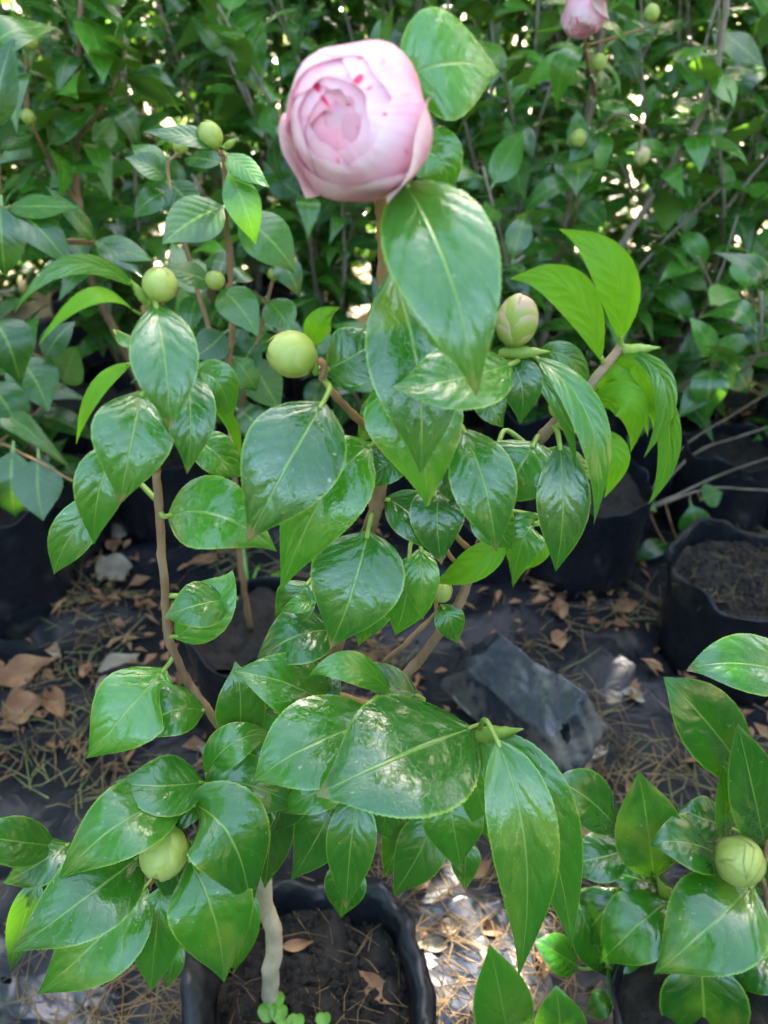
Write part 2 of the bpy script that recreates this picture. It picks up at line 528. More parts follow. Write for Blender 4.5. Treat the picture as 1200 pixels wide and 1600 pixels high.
# ---- branch bookkeeping for petioles
class Plant:
    def __init__(self, name, loc, label, group=None):
        self.loc = Vector(loc)
        self.root = empty(name, loc, label, 'plant', group)
        self.samples = []
        self.rnd = random.Random(len(label) * 7 + int(abs(loc[0]) * 1000))
        self.nleaf = 0
    def branch(self, pts, r0, r1, mat=None, name='branch', seg=12, rough=0.25, knots=True):
        pts = [p if isinstance(p, Vector) else at(*p) for p in pts]
        c = catmull(pts, 8)
        n = len(c)
        rad = []
        for i in range(n):
            t = i / (n - 1)
            r = r0 + (r1 - r0) * t
            if knots and i % 7 == 3: r *= 1.16
            rad.append(r * .82)
        self.samples += c
        jit = [p + Vector((mnoise.noise(p * 45), mnoise.noise(p * 45 + Vector((9, 0, 0))), 0)) * (0.22 * (r0 + r1)) if 0 < i < n - 1 else p for i, p in enumerate(c)]
        v, f = tube_geo([p - self.loc for p in jit], rad, seg, rough, seed=n)
        return mesh_obj(name, v, f, mat or MAT_BARK, self.root)
    def nearest(self, p):
        return min(self.samples, key=lambda q: (q - p).length_squared)
    def leaf(self, b, t, w, Yb, Yt, m=None, roll=0.0, under=False, br=0.0, bl=0.0, lt=0.4, fold=0.22, curl=0.17, bow=0.008,
             skew=None, upb=0.35, teeth=0.014, notch=None, twist=0.0, label=None, wave=0.03, pet=True):
        rn = self.rnd
        P0, P1 = at(b[0], b[1], Yb), at(t[0], t[1], Yt)
        if m is None:
            dx, dy = t[0] - b[0], t[1] - b[1]
            k = rn.uniform(-.05, .05)
            m = ((b[0] + t[0]) / 2 - dy * k, (b[1] + t[1]) / 2 + dx * k)
        PM = at(m[0], m[1], (Yb + Yt) / 2 - bow)
        cv = bez(P0, PM, P1)
        T = (P1 - P0).normalized()
        toc = (CAMP - PM).normalized()
        n0 = (toc + Vector((0, 0, 1)) * upb)
        n0 = (n0 - T * n0.dot(T)).normalized()
        n0 = Quaternion(T, R(roll)) @ n0
        B = T.cross(n0)
        proj = (B - toc * B.dot(toc)).length
        hw = 0.505 * w * depth(PM) / FPX / max(proj, 0.4)
        if under: n0 = -n0
        self.nleaf += 1
        v, f, uv = leaf_geo(cv, n0, hw, 72, 4, fold=fold, curl=curl, teeth=teeth, skew=rn.uniform(-.12, .12) if skew is None else skew,
                            seed=self.nleaf, notch=notch, twist=twist, wave=wave)
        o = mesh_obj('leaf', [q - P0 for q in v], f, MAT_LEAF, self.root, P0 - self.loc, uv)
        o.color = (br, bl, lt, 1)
        if label: o['label'] = label
        if pet:
            q = self.nearest(P0)
            L = (q - P0).length
            t0 = (cv(.03) - cv(0)).normalized()
            c1 = P0 - t0 * min(L * .5, .012)
            pts = [P0 + t0 * 0.004 - n0 * 0.0003, P0 - t0 * .001, c1 * .7 + (c1 * .5 + q * .5) * .3, q] if L > .006 else [P0 + t0 * .004, (P0 + q) / 2, q]
            pc = catmull(pts, 5)
            r0 = min(0.0011, hw * .12)
            vv, ff = tube_geo([x - P0 for x in pc], [r0 + 0.0004 * i / len(pc) for i in range(len(pc))], 6)
            mesh_obj('petiole', vv, ff, MAT_PETIOLE, o)
        return o

# ------------------------------------------------------------------ buds and flower
def shell_patch(R0, axis_len, phi0, dphi, th_b, th_r, lay, tilt, curl, nS=10, nT=10, seed=0, wavy=0.0, power=0.5, flat=0.0, rnd_=0.3, sq=0.16, lump=0.0, pt=0.0):
    """petal / sepal: part of a rounded shell about +Z. th from the front pole (0) to the back (pi)."""
    v, f, uv = [], [], []
    for j in range(nT + 1):
        t = j / nT
        for i in range(nS + 1):
            s = -1 + 2 * i / nS
            wprof = (math.sin(math.pi * (0.12 + 0.62 * min(t, .98) ** 0.8))) ** power
            ph = phi0 + s * dphi * wprof
            thr = th_r + (sq * s * s + rnd_ * s ** 6) + wavy * mnoise.noise(Vector((s * 2.2, seed * 3.1, 0)))
            th = th_b + (thr - th_b) * t
            k = max(0.0, (t - .72) / .28)
            rr = R0 * (lay + tilt * s + curl * k * k + 0.02 * mnoise.noise(Vector((s * 1.7 + seed, t * 2.3, seed))))
            rr *= 1 - flat * (1 - abs(s)) * (1 - t) * 0.0
            sn = math.sin(th)
            if pt: rr *= 1 + pt * max(0.0, math.cos(th)) ** 5
            if lump: rr *= 1 + lump * mnoise.noise(Vector((sn * math.cos(ph) * 1.3, sn * math.sin(ph) * 1.3, math.cos(th) * 1.3 + 4.0)))
            v.append(Vector((rr * sn * math.cos(ph), rr * sn * math.sin(ph), rr * axis_len * math.cos(th))))
            uv.append((t, i / nS))
    for j in range(nT):
        for i in range(nS):
            a = j * (nS + 1) + i
            f.append((a, a + 1, a + nS + 2, a + nS + 1))
    return v, f, uv

def quat_z(d, spin=0.0):
    d = Vector(d).normalized()
    return d.to_track_quat('Z', 'Y') @ Quaternion((0, 0, 1), spin)

def core_geo(R0, al, nS=14, nT=10, bump=0.0):
    v, f, uv = [], [], []
    for j in range(nT + 1):
        th = math.pi * (1 - j / nT)
        for i in range(nS):
            ph = 2 * math.pi * i / nS
            v.append(Vector((R0 * math.sin(th) * math.cos(ph), R0 * math.sin(th) * math.sin(ph), R0 * al * math.cos(th))))
            uv.append((j / nT, i / nS))
    for j in range(nT):
        for i in range(nS):
            a = j * nS + i; b = j * nS + (i + 1) % nS
            f.append((a, b, b + nS, a + nS))
    return v, f, uv

_bud_cache = {}
def bud_meshes(pink, al):
    key = (pink, round(al, 2))
    if key in _bud_cache: return _bud_cache[key]
    mat = MAT_BUDPINK if pink else MAT_BUD
    out = []
    v, f, uv = core_geo(0.945, al)
    rows = [('flower_bud', v, f, uv)]
    k = 0
    for lay, n, thr, dph in ((0.955, 3, 0.22, 1.25), (0.977, 3, 0.62, 1.2), (1.0, 4, 1.10, 0.95), (1.025, 4, 1.62, 0.8)):
        for i in range(n):
            pv, pf, puv = shell_patch(1.0, al, i * 2 * math.pi / n + k * .9 + lay * 40, dph, math.pi * .97, thr + .12 * ((i * 7) % 3 - 1), lay, 0.016, -0.012, 10, 10, seed=i + k, sq=.34, power=.45, pt=.10)
            rows.append(('sepal', pv, pf, puv))
        k += 1
    for nme, v, f, uv in rows:
        o = mesh_obj(nme, v, f, mat, None, (0, 0, 0), uv)
        out.append((nme, o.data)); bpy.data.objects.remove(o)
    _bud_cache[key] = out
    return out

def bud(plant, px, py, Y, rpx, d, al=1.15, pink=False, stalk=None, pos=None, rad=None):
    c = at(px, py, Y) if pos is None else pos
    r = rpx * depth(c) / FPX if rad is None else rad
    ms = bud_meshes(pink, al)
    d = Vector(d).normalized()
    q = quat_z(d, plant.rnd.uniform(0, 6))
    b = shared('flower_bud', ms[0][1], plant.root, c - plant.loc, q, r)
    for nme, me in ms[1:]:
        shared(nme, me, b, (0, 0, 0), (1, 0, 0, 0), 1.0)
    e = c - d * r * al * .93
    st = stalk if stalk is not None else plant.nearest(e)
    L = (st - e).length
    pts = [e + d * r * .2, e - d * min(.006, L * .5), st]
    pc = catmull(pts, 6)
    v, f = tube_geo([x - plant.loc for x in pc], [max(.0016, r * .14)] * len(pc), 7, .2)
    mesh_obj('bud_stalk', v, f, MAT_TWIG, plant.root)
    return b

def leaf_bud(plant, b, t, Y0, Y1, wpx, mat=None):
    p0, p1 = at(b[0], b[1], Y0), at(t[0], t[1], Y1)
    L = (p1 - p0).length
    r = 0.5 * wpx * depth(p0) / FPX
    n = 10
    pts = [p0 + (p1 - p0) * (i / n) for i in range(n + 1)]
    prof = [.55, .8, .95, 1.0, .98, .9, .76, .58, .4, .22, .05]
    rad = [r * q * (1 + (.07 if i % 2 else -.04)) for i, q in enumerate(prof)]
    v, f = tube_geo([x - plant.loc for x in pts], rad, 8, .2)
    o = mesh_obj('leaf_bud', v, f, MAT_PETIOLE, plant.root)
    return o

def flower(plant, c, axis, Rf, spin=0.0):
    root = bpy.data.objects.new('flower', None)
    root.empty_display_size = .02
    root.location = c - plant.loc
    root.rotation_mode = 'QUATERNION'
    root.rotation_quaternion = quat_z(axis, spin)
    link(root, plant.root)
    # (phi0 deg, half width deg, rim polar deg, layer, tilt, curl, inner, fleck u, fleck v)
    P = [
        # outer guard petals, low rims
        (268, 66, 58, 1.015, .02, .02, .00, 0, 0), (342, 40, 60, 1.04, -.02, .22, .00, 0, 0),
        (205, 34, 72, 1.03, .02, .13, .00, 0, 0), (60, 64, 46, 1.01, .02, .01, .0, 0, 0), (130, 60, 42, 1.015, .02, .0, .0, 0, 0),
        # second row, closing over the front
        (318, 70, 40, .965, .04, .0, .0, .86, .16), (25, 72, 30, .975, .03, -.02, .0, .98, .72), (100, 70, 27, .955, .03, -.03, .05, 0, 0),
        (172, 70, 30, .945, .03, -.02, .05, .62, .35), (250, 76, 37, .940, .03, -.01, .1, .66, .62),
        # the rim of the inner cup
        (340, 76, 27, .890, .04, -.02, .3, 0, 0), (60, 78, 20, .895, .04, -.05, .25, 0, 0), (140, 78, 21, .880, .04, -.05, .35, .93, .45),
        (215, 78, 25, .870, .04, -.04, .4, 0, 0), (285, 78, 30, .855, .04, -.03, .4, 0, 0),
        # heart
        (20, 84, 17, .825, .05, -.05, .8, 0, 0), (120, 86, 10, .815, .05, -.05, .8, .95, .6), (230, 86, 15, .800, .05, -.06, .85, 0, 0),
        (320, 88, 8, .770, .05, -.05, .85, 0, 0), (90, 90, 4, .755, .05, -.05, .9, 0, 0), (210, 90, 3, .735, .05, -.05, .9, 0, 0),
    ]
    for i, (ph, dp, thr, lay, ti, cu, inn, fu, fv) in enumerate(P):
        v, f, uv = shell_patch(Rf, .97, R(ph), R(dp), math.pi * .93, R(thr), lay, ti, cu, 18, 20, seed=i + 1, wavy=.09, power=.30, rnd_=.22, sq=.05, lump=.16)
        o = mesh_obj('petal', v, f, MAT_PETAL, root, (0, 0, 0), uv)
        o.color = (fu, fv, inn, 1)
    v, f, uv = core_geo(Rf * .70, .97, 20, 14)
    o = mesh_obj('petal', v, f, MAT_PETAL, root, (0, 0, 0), uv); o.color = (0, 0, .5, 1)
    for i in range(5):
        v, f, uv = shell_patch(Rf, .99, i * 1.257 + .3, .62, math.pi * .985, R(122), 1.05, .02, .01, 8, 8, seed=i + 40)
        mesh_obj('sepal', v, f, MAT_BUD, root, (0, 0, 0), uv)
    return root

# ------------------------------------------------------------------ grow bags
def grow_bag(x, y, rad, h, seed, label, group=None, mat=None, soil_drop=0.03, lean=(0, 0), roll=0.0, needles=0):
    rr = random.Random(seed)
    nA, prof = 80, []
    prof = [(0.90, 0.0), (0.99, 0.012), (1.0, .22), (.985, .45), (1.0, .7), (1.0, .88), (1.0, .95), (1.01, .985), (.995, 1.0), (.975, .985), (.96, .93), (.95, .80), (.94, .6)]
    if roll: prof = [(0.90, 0.0), (0.99, 0.012), (1.0, .22), (.985, .45), (1.0, .7), (1.01, .80), (1.10, .85), (1.17, .92), (1.17, .99), (1.10, 1.04), (1.01, 1.03), (.955, .96), (.945, .85), (.94, .6)]
    v, f = [], []
    for j, (pr, pz) in enumerate(prof):
        for i in range(nA):
            an = 2 * math.pi * i / nA
            z = pz * h
            w = 1 + .11 * mnoise.noise(Vector((math.cos(an) * 1.6 + seed, math.sin(an) * 1.6, pz * 2.5))) + .06 * mnoise.noise(Vector((math.cos(an) * 4 + seed, math.sin(an) * 4, pz * 7)))
            w += (.035 + .05 * roll) * mnoise.noise(Vector((math.cos(an) * 4.3 + seed, math.sin(an) * 4.3, pz * 4))) * max(0, pz - .15)
            z += .035 * h * mnoise.noise(Vector((math.cos(an) * 3.6, seed * 2.0, math.sin(an) * 3.6))) * pz ** 3
            w += roll * .10 * mnoise.noise(Vector((math.cos(an) * 1.1, math.sin(an) * 1.1, seed))) * max(0, pz - .6) * 2
            z += (.16 + .10 * roll) * h * mnoise.noise(Vector((math.cos(an) * 1.4, seed, math.sin(an) * 1.4))) * pz ** 3
            v.append(Vector((pr * rad * w * math.cos(an) + lean[0] * z, pr * rad * w * math.sin(an) + lean[1] * z, z)))
    for j in range(len(prof) - 1):
        for i in range(nA):
            a = j * nA + i; b = j * nA + (i + 1) % nA
            f.append((a, b, b + nA, a + nA))
    f.append(tuple(range(nA))[::-1])
    z0 = sheet_z(x, y) - .004 if y < 2.15 and abs(x) < 1.85 else -.012
    o = mesh_obj('grow_bag', v, f, mat or MAT_BAG, None, (x, y, z0))
    tag(o, label, 'grow bag', group)
    sv, sf = [], []
    n = 18
    for j in range(n + 1):
        for i in range(36):
            an = 2 * math.pi * i / 36
            q = j / n * .955 * rad
            zz = h - soil_drop + .016 * mnoise.noise(Vector((q * math.cos(an) * 45, q * math.sin(an) * 45, seed))) + .007 * mnoise.noise(Vector((q * math.cos(an) * 150, q * math.sin(an) * 150, seed)))
            sv.append(Vector((q * math.cos(an) + lean[0] * zz, q * math.sin(an) + lean[1] * zz, zz)))
    for j in range(n):
        for i in range(36):
            a = j * 36 + i; b = j * 36 + (i + 1) % 36
            sf.append((a, b, b + 36, a + 36))
    mesh_obj('soil', sv, sf, MAT_SOIL, o)
    if needles:
        nv, nf = [], []
        for k in range(needles):
            q, an = rad * .9 * math.sqrt(rr.random()), rr.uniform(0, 6.28)
            needle(nv, nf, Vector((q * math.cos(an), q * math.sin(an), h - soil_drop + rr.uniform(.002, .012))), rr, rr.uniform(.025, .05), .00038)
        cv_, cf_ = [], []
        for k in range(500):
            q, an = rad * .9 * math.sqrt(rr.random()), rr.uniform(0, 6.28)
            crumb(cv_, cf_, Vector((q * math.cos(an), q * math.sin(an), h - soil_drop + rr.uniform(-.002, .008))), rr, rr.uniform(.0012, .006))
        mesh_obj('soil_crumbs', cv_, cf_, MAT_SOIL, o, smooth=False)['kind'] = 'stuff'
        no = mesh_obj('pine_needles', nv, nf, MAT_NEEDLE, o, smooth=False); no['kind'] = 'stuff'
    return o

def crumb(v, f, c, rr, s):
    b = len(v)
    for dx, dy, dz in ((1, 0, 0), (-1, 0, 0), (0, 1, 0), (0, -1, 0), (0, 0, 1), (0, 0, -1)):
        v.append(c + Vector((dx, dy, dz)) * s * rr.uniform(.5, 1.2))
    for a_, b_ in ((0, 2), (2, 1), (1, 3), (3, 0)):
        f.append((b + a_, b + b_, b + 4)); f.append((b + b_, b + a_, b + 5))

def needle(v, f, c, rr, L, w, pitch=.35):
    an = rr.uniform(0, 6.283); pt = rr.gauss(0, pitch * .5)
    d = Vector((math.cos(an) * math.cos(pt), math.sin(an) * math.cos(pt), math.sin(pt)))
    s = Vector((-math.sin(an), math.cos(an), 0)) * w
    u = Vector((0, 0, 1)) * w
    bend = Vector((-math.sin(an), math.cos(an), rr.uniform(-.3, .5))) * rr.uniform(-.15, .15) * L
    b = len(v)
    for q in range(3):
        p = c + d * (q / 2 - .5) * L + bend * (1 - abs(q - 1)) 
        ww = 1.0 if q < 2 else .35
        v.extend((p + s * ww, p + u * ww, p - s * ww))
    for q in range(2):
        o = b + q * 3
        for k in range(3):
            k2 = (k + 1) % 3
            f.append((o + k, o + k2, o + 3 + k2, o + 3 + k))

# ================================================================== MAIN PLANT
mp = Plant('camellia_plant', (-0.094, 0.303, 0.16), 'young camellia with one open pale pink flower and many green buds')
trunk_pts = [(425, 1560, .300), (424, 1500, .305), (430, 1460, .308), (412, 1400, .310), (420, 1330, .312), (440, 1260, .314), (470, 1190, .316)]
mp.branch(trunk_pts, .0088, .0066, MAT_TRUNK, 'trunk', 16, .10, False)
mp.branch([(470, 1190, .316), (505, 1080, .318), (540, 960, .318), (572, 850, .316), (590, 780, .314), (601, 735, .312)], .0050, .0040, MAT_BARK)
mp.branch([(601, 735, .312), (604, 640, .314), (603, 540, .314), (600, 430, .312), (597, 360, .310), (594, 300, .306)], .0042, .0026, MAT_TWIG)
# left tall branch
mp.branch([(440, 1260, .314), (380, 1180, .312), (325, 1112, .308), (290, 1060, .306), (264, 1000, .305), (257, 920, .305), (250, 830, .305), (244, 735, .304)], .0034, .0023, MAT_BARK)
mp.branch([(244, 735, .304), (240, 640, .304), (235, 560, .303), (228, 480, .302)], .0026, .0018, MAT_TWIG)
# right branch
mp.branch([(500, 1170, .316), (570, 1110, .322), (640, 1048, .326), (690, 985, .328), (722, 930, .330), (745, 870, .330), (785, 770, .328), (838, 692, .324)], .0038, .0031, MAT_BARK)
mp.branch([(838, 692, .324), (872, 655, .323), (915, 607, .321), (950, 565, .320), (972, 540, .320)], .0033, .0023, MAT_BARK)
mp.branch([(690, 985, .328), (682, 950, .330), (684, 915, .332)], .0018, .0014, MAT_TWIG)
mp.branch([(600, 1035, .335), (650, 990, .333), (690, 950, .331)], .0022, .0016, MAT_BARK)
mp.branch([(745, 870, .330), (700, 820, .322), (690, 760, .318)], .0020, .0016, MAT_TWIG)
mp.branch([(745, 860, .330), (712, 878, .326), (665, 800, .320)], .0018, .0014, MAT_TWIG)
# bud twigs
mp.branch([(604, 690, .314), (560, 655, .310), (530, 625, .308), (503, 590, .306)], .0024, .0018, MAT_TWIG)
mp.branch([(604, 660, .314), (680, 640, .322), (740, 600, .324), (790, 552, .322)], .0024, .0018, MAT_TWIG)
# lower-left twig with bud
mp.branch([(450, 1240, .312), (400, 1210, .300), (350, 1212, .285), (312, 1235, .272), (285, 1262, .264), (266, 1290, .258)], .0030, .0019, MAT_TWIG)
mp.branch([(350, 1212, .285), (240, 1290, .285), (150, 1320, .285), (85, 1325, .285)], .0020, .0014, MAT_TWIG)
mp.branch([(285, 1262, .264), (262, 1330, .268), (250, 1400, .270)], .0018, .0013, MAT_TWIG)
# twig to the big front leaves
mp.branch([(505, 1080, .318), (600, 1110, .300), (680, 1140, .282), (745, 1152, .270)], .0030, .0020, MAT_TWIG)
mp.branch([(470, 1190, .316), (560, 1215, .300), (650, 1225, .296), (735, 1222, .294)], .0026, .0018, MAT_TWIG)
mp.branch([(440, 1260, .314), (430, 1240, .300), (540, 1235, .295)], .0022, .0016, MAT_TWIG)

L = mp.leaf
# around the flower
L((622, 132), (780, 113), 158, .325, .345, m=(700, 98), lt=.5, bow=.012, upb=.3, fold=.12, wave=.01)
L((640, 232), (700, 304), 82, .33, .325, m=(688, 250), lt=.45)
L((632, 285), (745, 622), 172, .285, .235, m=(701, 425), lt=.35, bl=.25, br=.5, fold=.22, bow=.012, upb=.4)
L((612, 418), (657, 741), 152, .306, .268, m=(652, 575), lt=.45, bl=.8, fold=.2)
L((800, 568), (610, 606), 112, .305, .268, m=(712, 592), lt=.3, fold=.24, upb=.5, bow=.012)
L((608, 570), (667, 792), 155, .312, .284, m=(652, 665), lt=.7, bl=1.0, fold=.12)
L((492, 545), (533, 480), 42, .318, .32, m=(500, 505), under=True, lt=.9, roll=20, fold=.4)
L((507, 579), (606, 520), 92, .310, .318, m=(556, 553), lt=.3)
L((505, 628), (385, 848), 158, .290, .258, m=(448, 728), lt=.28, br=1, fold=.14)
L((582, 694), (438, 924), 128, .304, .280, m=(505, 775), lt=.55, fold=.14)
L((575, 830), (515, 1014), 148, .300, .274, m=(550, 925), lt=.5, br=1, fold=.12, skew=-.15)
L((262, 806), (432, 862), 118, .300, .292, m=(345, 806), lt=.5)
L((722, 668), (775, 862), 102, .304, .276, m=(757, 758), lt=.45, bl=.4, br=.4, upb=.7)
L((836, 690), (772, 785), 112, .318, .315, lt=.35)
L((874, 692), (868, 893), 82, .312, .292, m=(880, 795), lt=.25, bl=.5, fold=.22, upb=.6)
L((850, 700), (936, 748), 44, .325, .33, lt=.6)
L((838, 815), (801, 921), 66, .322, .318, m=(815, 850), lt=.35, twist=.5)
L((860, 838), (813, 893), 34, .33, .33, under=True, lt=.9)
L((602, 778), (689, 870), 74, .316, .302, m=(655, 815), lt=.35)
L((688, 762), (690, 882), 86, .314, .296, m=(683, 815), lt=.2, br=1)
L((748, 785), (800, 858), 70, .318, .312, lt=.15)
L((795, 840), (676, 912), 52, .322, .325, under=True, lt=.8, m=(740, 882))
L((658, 855), (660, 968), 56, .312, .300, lt=.45, bl=.8)
L((640, 868), (618, 992), 88, .320, .312, lt=.35)
L((690, 944), (714, 1006), 48, .332, .33, lt=.65)
L((484, 908), (430, 978), 66, .325, .325, lt=.35)
L((494, 938), (437, 954), 28, .318, .315, lt=.55)
L((520, 985), (398, 1036), 92, .318, .305, m=(460, 995), lt=.2, upb=.8)
L((525, 1108), (362, 1049), 104, .302, .285, m=(450, 1068), lt=.55, bl=.3)
L((612, 1080), (480, 1060), 52, .290, .268, m=(545, 1042), lt=.6)
L((655, 1088), (548, 1032), 52, .300, .302, lt=.2, upb=.9)
L((602, 1122), (397, 1222), 142, .285, .245, m=(490, 1162), lt=.22, fold=.2)
L((738, 1136), (493, 1243), 205, .262, .212, m=(622, 1182), lt=.05, br=.5, fold=.12, upb=1.1, bow=.010)
L((776, 1156), (810, 1526), 108, .238, .186, m=(822, 1335), lt=.40, bl=.5, fold=.2, upb=.5)
L((738, 1150), (893, 1480), 118, .262, .208, m=(842, 1270), lt=.5, fold=.3)
L((732, 1178), (770, 1322), 60, .290, .28, lt=.5)
L((565, 880), (590, 985), 80, .322, .315, lt=.15)
L((600, 900), (560, 1010), 70, .325, .318, lt=.2)
L((530, 1050), (440, 1130), 80, .312, .302, lt=.15)
L((470, 1130), (345, 1150), 80, .312, .30, lt=.25)
L((640, 700), (560, 760), 60, .318, .312, lt=.2)
L((700, 700), (735, 800), 80, .318, .31, lt=.2)
L((620, 620), (560, 690), 60, .322, .318, lt=.2)
L((780, 690), (765, 800), 80, .322, .318, lt=.12)
L((400, 1215), (360, 1330), 90, .292, .275, lt=.2)
L((330, 1230), (215, 1290), 80, .285, .268, lt=.2)
# left-hand lower leaves
L((258, 1044), (134, 1186), 122, .298, .262, m=(198, 1112), lt=.5, notch=(1, .10, .42, .62), fold=.1, label='leaf with a bite missing from its edge')
L((320, 1112), (208, 1158), 78, .305, .285, m=(265, 1112), lt=.5)
L((274, 998), (363, 890), 84, .302, .310, m=(330, 945), lt=.55, fold=.3)
L((362, 936), (253, 966), 74, .305, .285, m=(308, 945), lt=.5, br=1, curl=.3)
L((372, 1168), (367, 1033), 78, .304, .312, lt=.25)
L((425, 1130), (384, 1040), 48, .314, .32, lt=.2)
L((318, 1221), (178, 1222), 92, .276, .262, m=(250, 1228), lt=.3)
L((320, 1212), (428, 1148), 62, .282, .300, m=(365, 1160), lt=.4)
L((318, 1226), (468, 1262), 92, .275, .280, m=(385, 1226), lt=.25)
L((284, 1250), (90, 1376), 112, .270, .226, m=(190, 1285), lt=.38, fold=.2, upb=.8)
L((218, 1338), (17, 1488), 128, .248, .202, m=(124, 1410), lt=.35, bl=.4)
L((228, 1385), (58, 1554), 128, .262, .222, m=(150, 1470), lt=.65, bl=.2)
L((255, 1382), (236, 1549), 80, .262, .238, lt=.7)
L((292, 1340), (350, 1537), 132, .250, .218, m=(334, 1430), lt=.65, bl=.8, fold=.1)
L((300, 1258), (392, 1425), 132, .266, .238, m=(362, 1312), lt=.5, bl=.4, upb=.7)
L((262, 1300), (285, 1440), 70, .275, .262, lt=.15)
L((85, 1322), (-62, 1302), 74, .282, .262, lt=.35)
L((110, 1316), (4, 1380), 70, .286, .268, lt=.35)
L((60, 1372), (15, 1522), 48, .285, .268, lt=.3)
L((275, 1470), (258, 1546), 36, .272, .262, lt=.35)
L((395, 1395), (364, 1522), 46, .296, .288, lt=.35)
L((545, 1222), (437, 1270), 62, .290, .275, lt=.4, br=.4)
L((525, 1246), (455, 1376), 92, .292, .274, m=(500, 1300), lt=.08)
L((560, 1240), (541, 1421), 78, .284, .256, lt=.2, br=.8, fold=.22)
L((552, 1345), (532, 1436), 66, .300, .292, lt=.4)
L((592, 1232), (612, 1312), 66, .296, .288, lt=.5)
L((680, 1272), (612, 1401), 80, .302, .286, lt=.25)
L((702, 1226), (722, 1360), 96, .292, .270, lt=.35, br=.6, wave=.1)
L((738, 1225), (768, 1315), 52, .296, .285, lt=.4, bl=.6)
L((730, 1312), (726, 1392), 46, .312, .305, lt=.4)
L((428, 1232), (414, 1388), 72, .306, .302, lt=.15)
L((460, 1212), (425, 1302), 78, .300, .285, lt=.2)
L((640, 1262), (600, 1372), 62, .312, .31, lt=.1)
L((470, 1180), (420, 1262), 70, .302, .292, lt=.3)
# left bud cluster
L((210, 448), (21, 490), 30, .300, .268, m=(112, 414), lt=.3, roll=-40, fold=.1, upb=1.2, curl=.05)
L((214, 492), (59, 542), 28, .300, .276, m=(142, 464), lt=.8, under=True, roll=25, fold=.1)
L((243, 473), (265, 672), 104, .296, .264, m=(258, 565), lt=.28, br=.7, fold=.2, upb=.5)
L((292, 588), (292, 740), 78, .306, .284, m=(298, 660), lt=.4, br=.5)
L((302, 582), (361, 660), 62, .312, .31, m=(342, 600), lt=.45)
L((222, 610), (187, 788), 124, .300, .272, m=(205, 690), lt=.3, br=.7, fold=.12)
L((185, 700), (147, 852), 80, .304, .288, m=(155, 765), lt=.45)
L((172, 768), (84, 898), 66, .308, .294, m=(112, 835), lt=.5)
L((210, 566), (119, 696), 26, .304, .292, m=(150, 610), under=True, lt=.85, roll=20)
L((302, 678), (380, 746), 64, .318, .32, lt=.6)
L((318, 625), (376, 722), 20, .312, .315, m=(360, 660), under=True, lt=.8)
L((180, 520), (214, 545), 18, .312, .304, lt=.5)
# right cluster
L((968, 535), (873, 358), 66, .318, .322, m=(958, 425), under=True, lt=.95, fold=.12)
L((940, 566), (797, 436), 66, .319, .300, m=(895, 460), under=True, lt=.8, fold=.12)
L((978, 548), (1005, 716), 34, .318, .300, m=(1040, 610), lt=.6, roll=25)
L((1000, 560), (1012, 790), 36, .324, .312, m=(1046, 680), lt=.6, roll=25)
L((952, 578), (1024, 694), 34, .322, .318, m=(1006, 582), under=True, lt=.75, roll=20)
L((925, 612), (1012, 682), 46, .324, .322, m=(985, 596), under=True, lt=.75)
L((922, 628), (985, 707), 56, .321, .312, m=(985, 632), under=True, lt=.95)
L((832, 556), (928, 820), 52, .318, .286, m=(922, 660), lt=.5, roll=-15, fold=.25, upb=.8)
L((800, 558), (900, 738), 24, .318, .300, m=(870, 628), lt=.55, roll=30)
L((915, 680), (944, 778), 50, .322, .312, m=(960, 715), under=True, lt=.9)
L((790, 560), (812, 664), 66, .318, .308, m=(815, 600), lt=.25, upb=.9)
L((750, 610), (786, 668), 50, .314, .302, lt=.3, upb=.9)
L((838, 552), (925, 612), 40, .322, .324, m=(890, 560), lt=.3)

bud(mp, 455, 553, .302, 36, (-1, -.25, .45), 1.1)
bud(mp, 250, 444, .300, 27, (.25, -.2, .9), 1.0)
bud(mp, 808, 500, .318, 33, (.15, -.1, 1), 1.28, pink=True)
bud(mp, 256, 1332, .244, 38, (-.15, -.75, -.45), 1.08)
bud(mp, 692, 925, .330, 15, (.25, -.2, .9), 1.35)
bud(mp, 872, 636, .322, 15, (-.2, -.3, .9), 1.3)
leaf_bud(mp, (232, 476), (203, 436), .302, .298, 16)
leaf_bud(mp, (780, 552), (860, 549), .318, .31, 22)
leaf_bud(mp, (972, 548), (1032, 543), .319, .312, 18)
leaf_bud(mp, (736, 1152), (818, 1139), .262, .25, 26)
leaf_bud(mp, (868, 668), (905, 652), .320, .315, 16)
leaf_bud(mp, (493, 585), (492, 560), .305, .302, 12)

fc_ = at(556, 198, .285)
fx = (CAMP - fc_).normalized()
axis = (fx + RGT * -.36 + UPV * .20).normalized()
flower(mp, fc_, axis, 112 * depth(fc_) / FPX)
fl_base = fc_ - axis * .029
mp.branch([at(594, 300, .306), (at(594, 300, .306) + fl_base) / 2 + Vector((.002, .002, 0)), fl_base + axis * .004], .0028, .0032, MAT_TWIG)

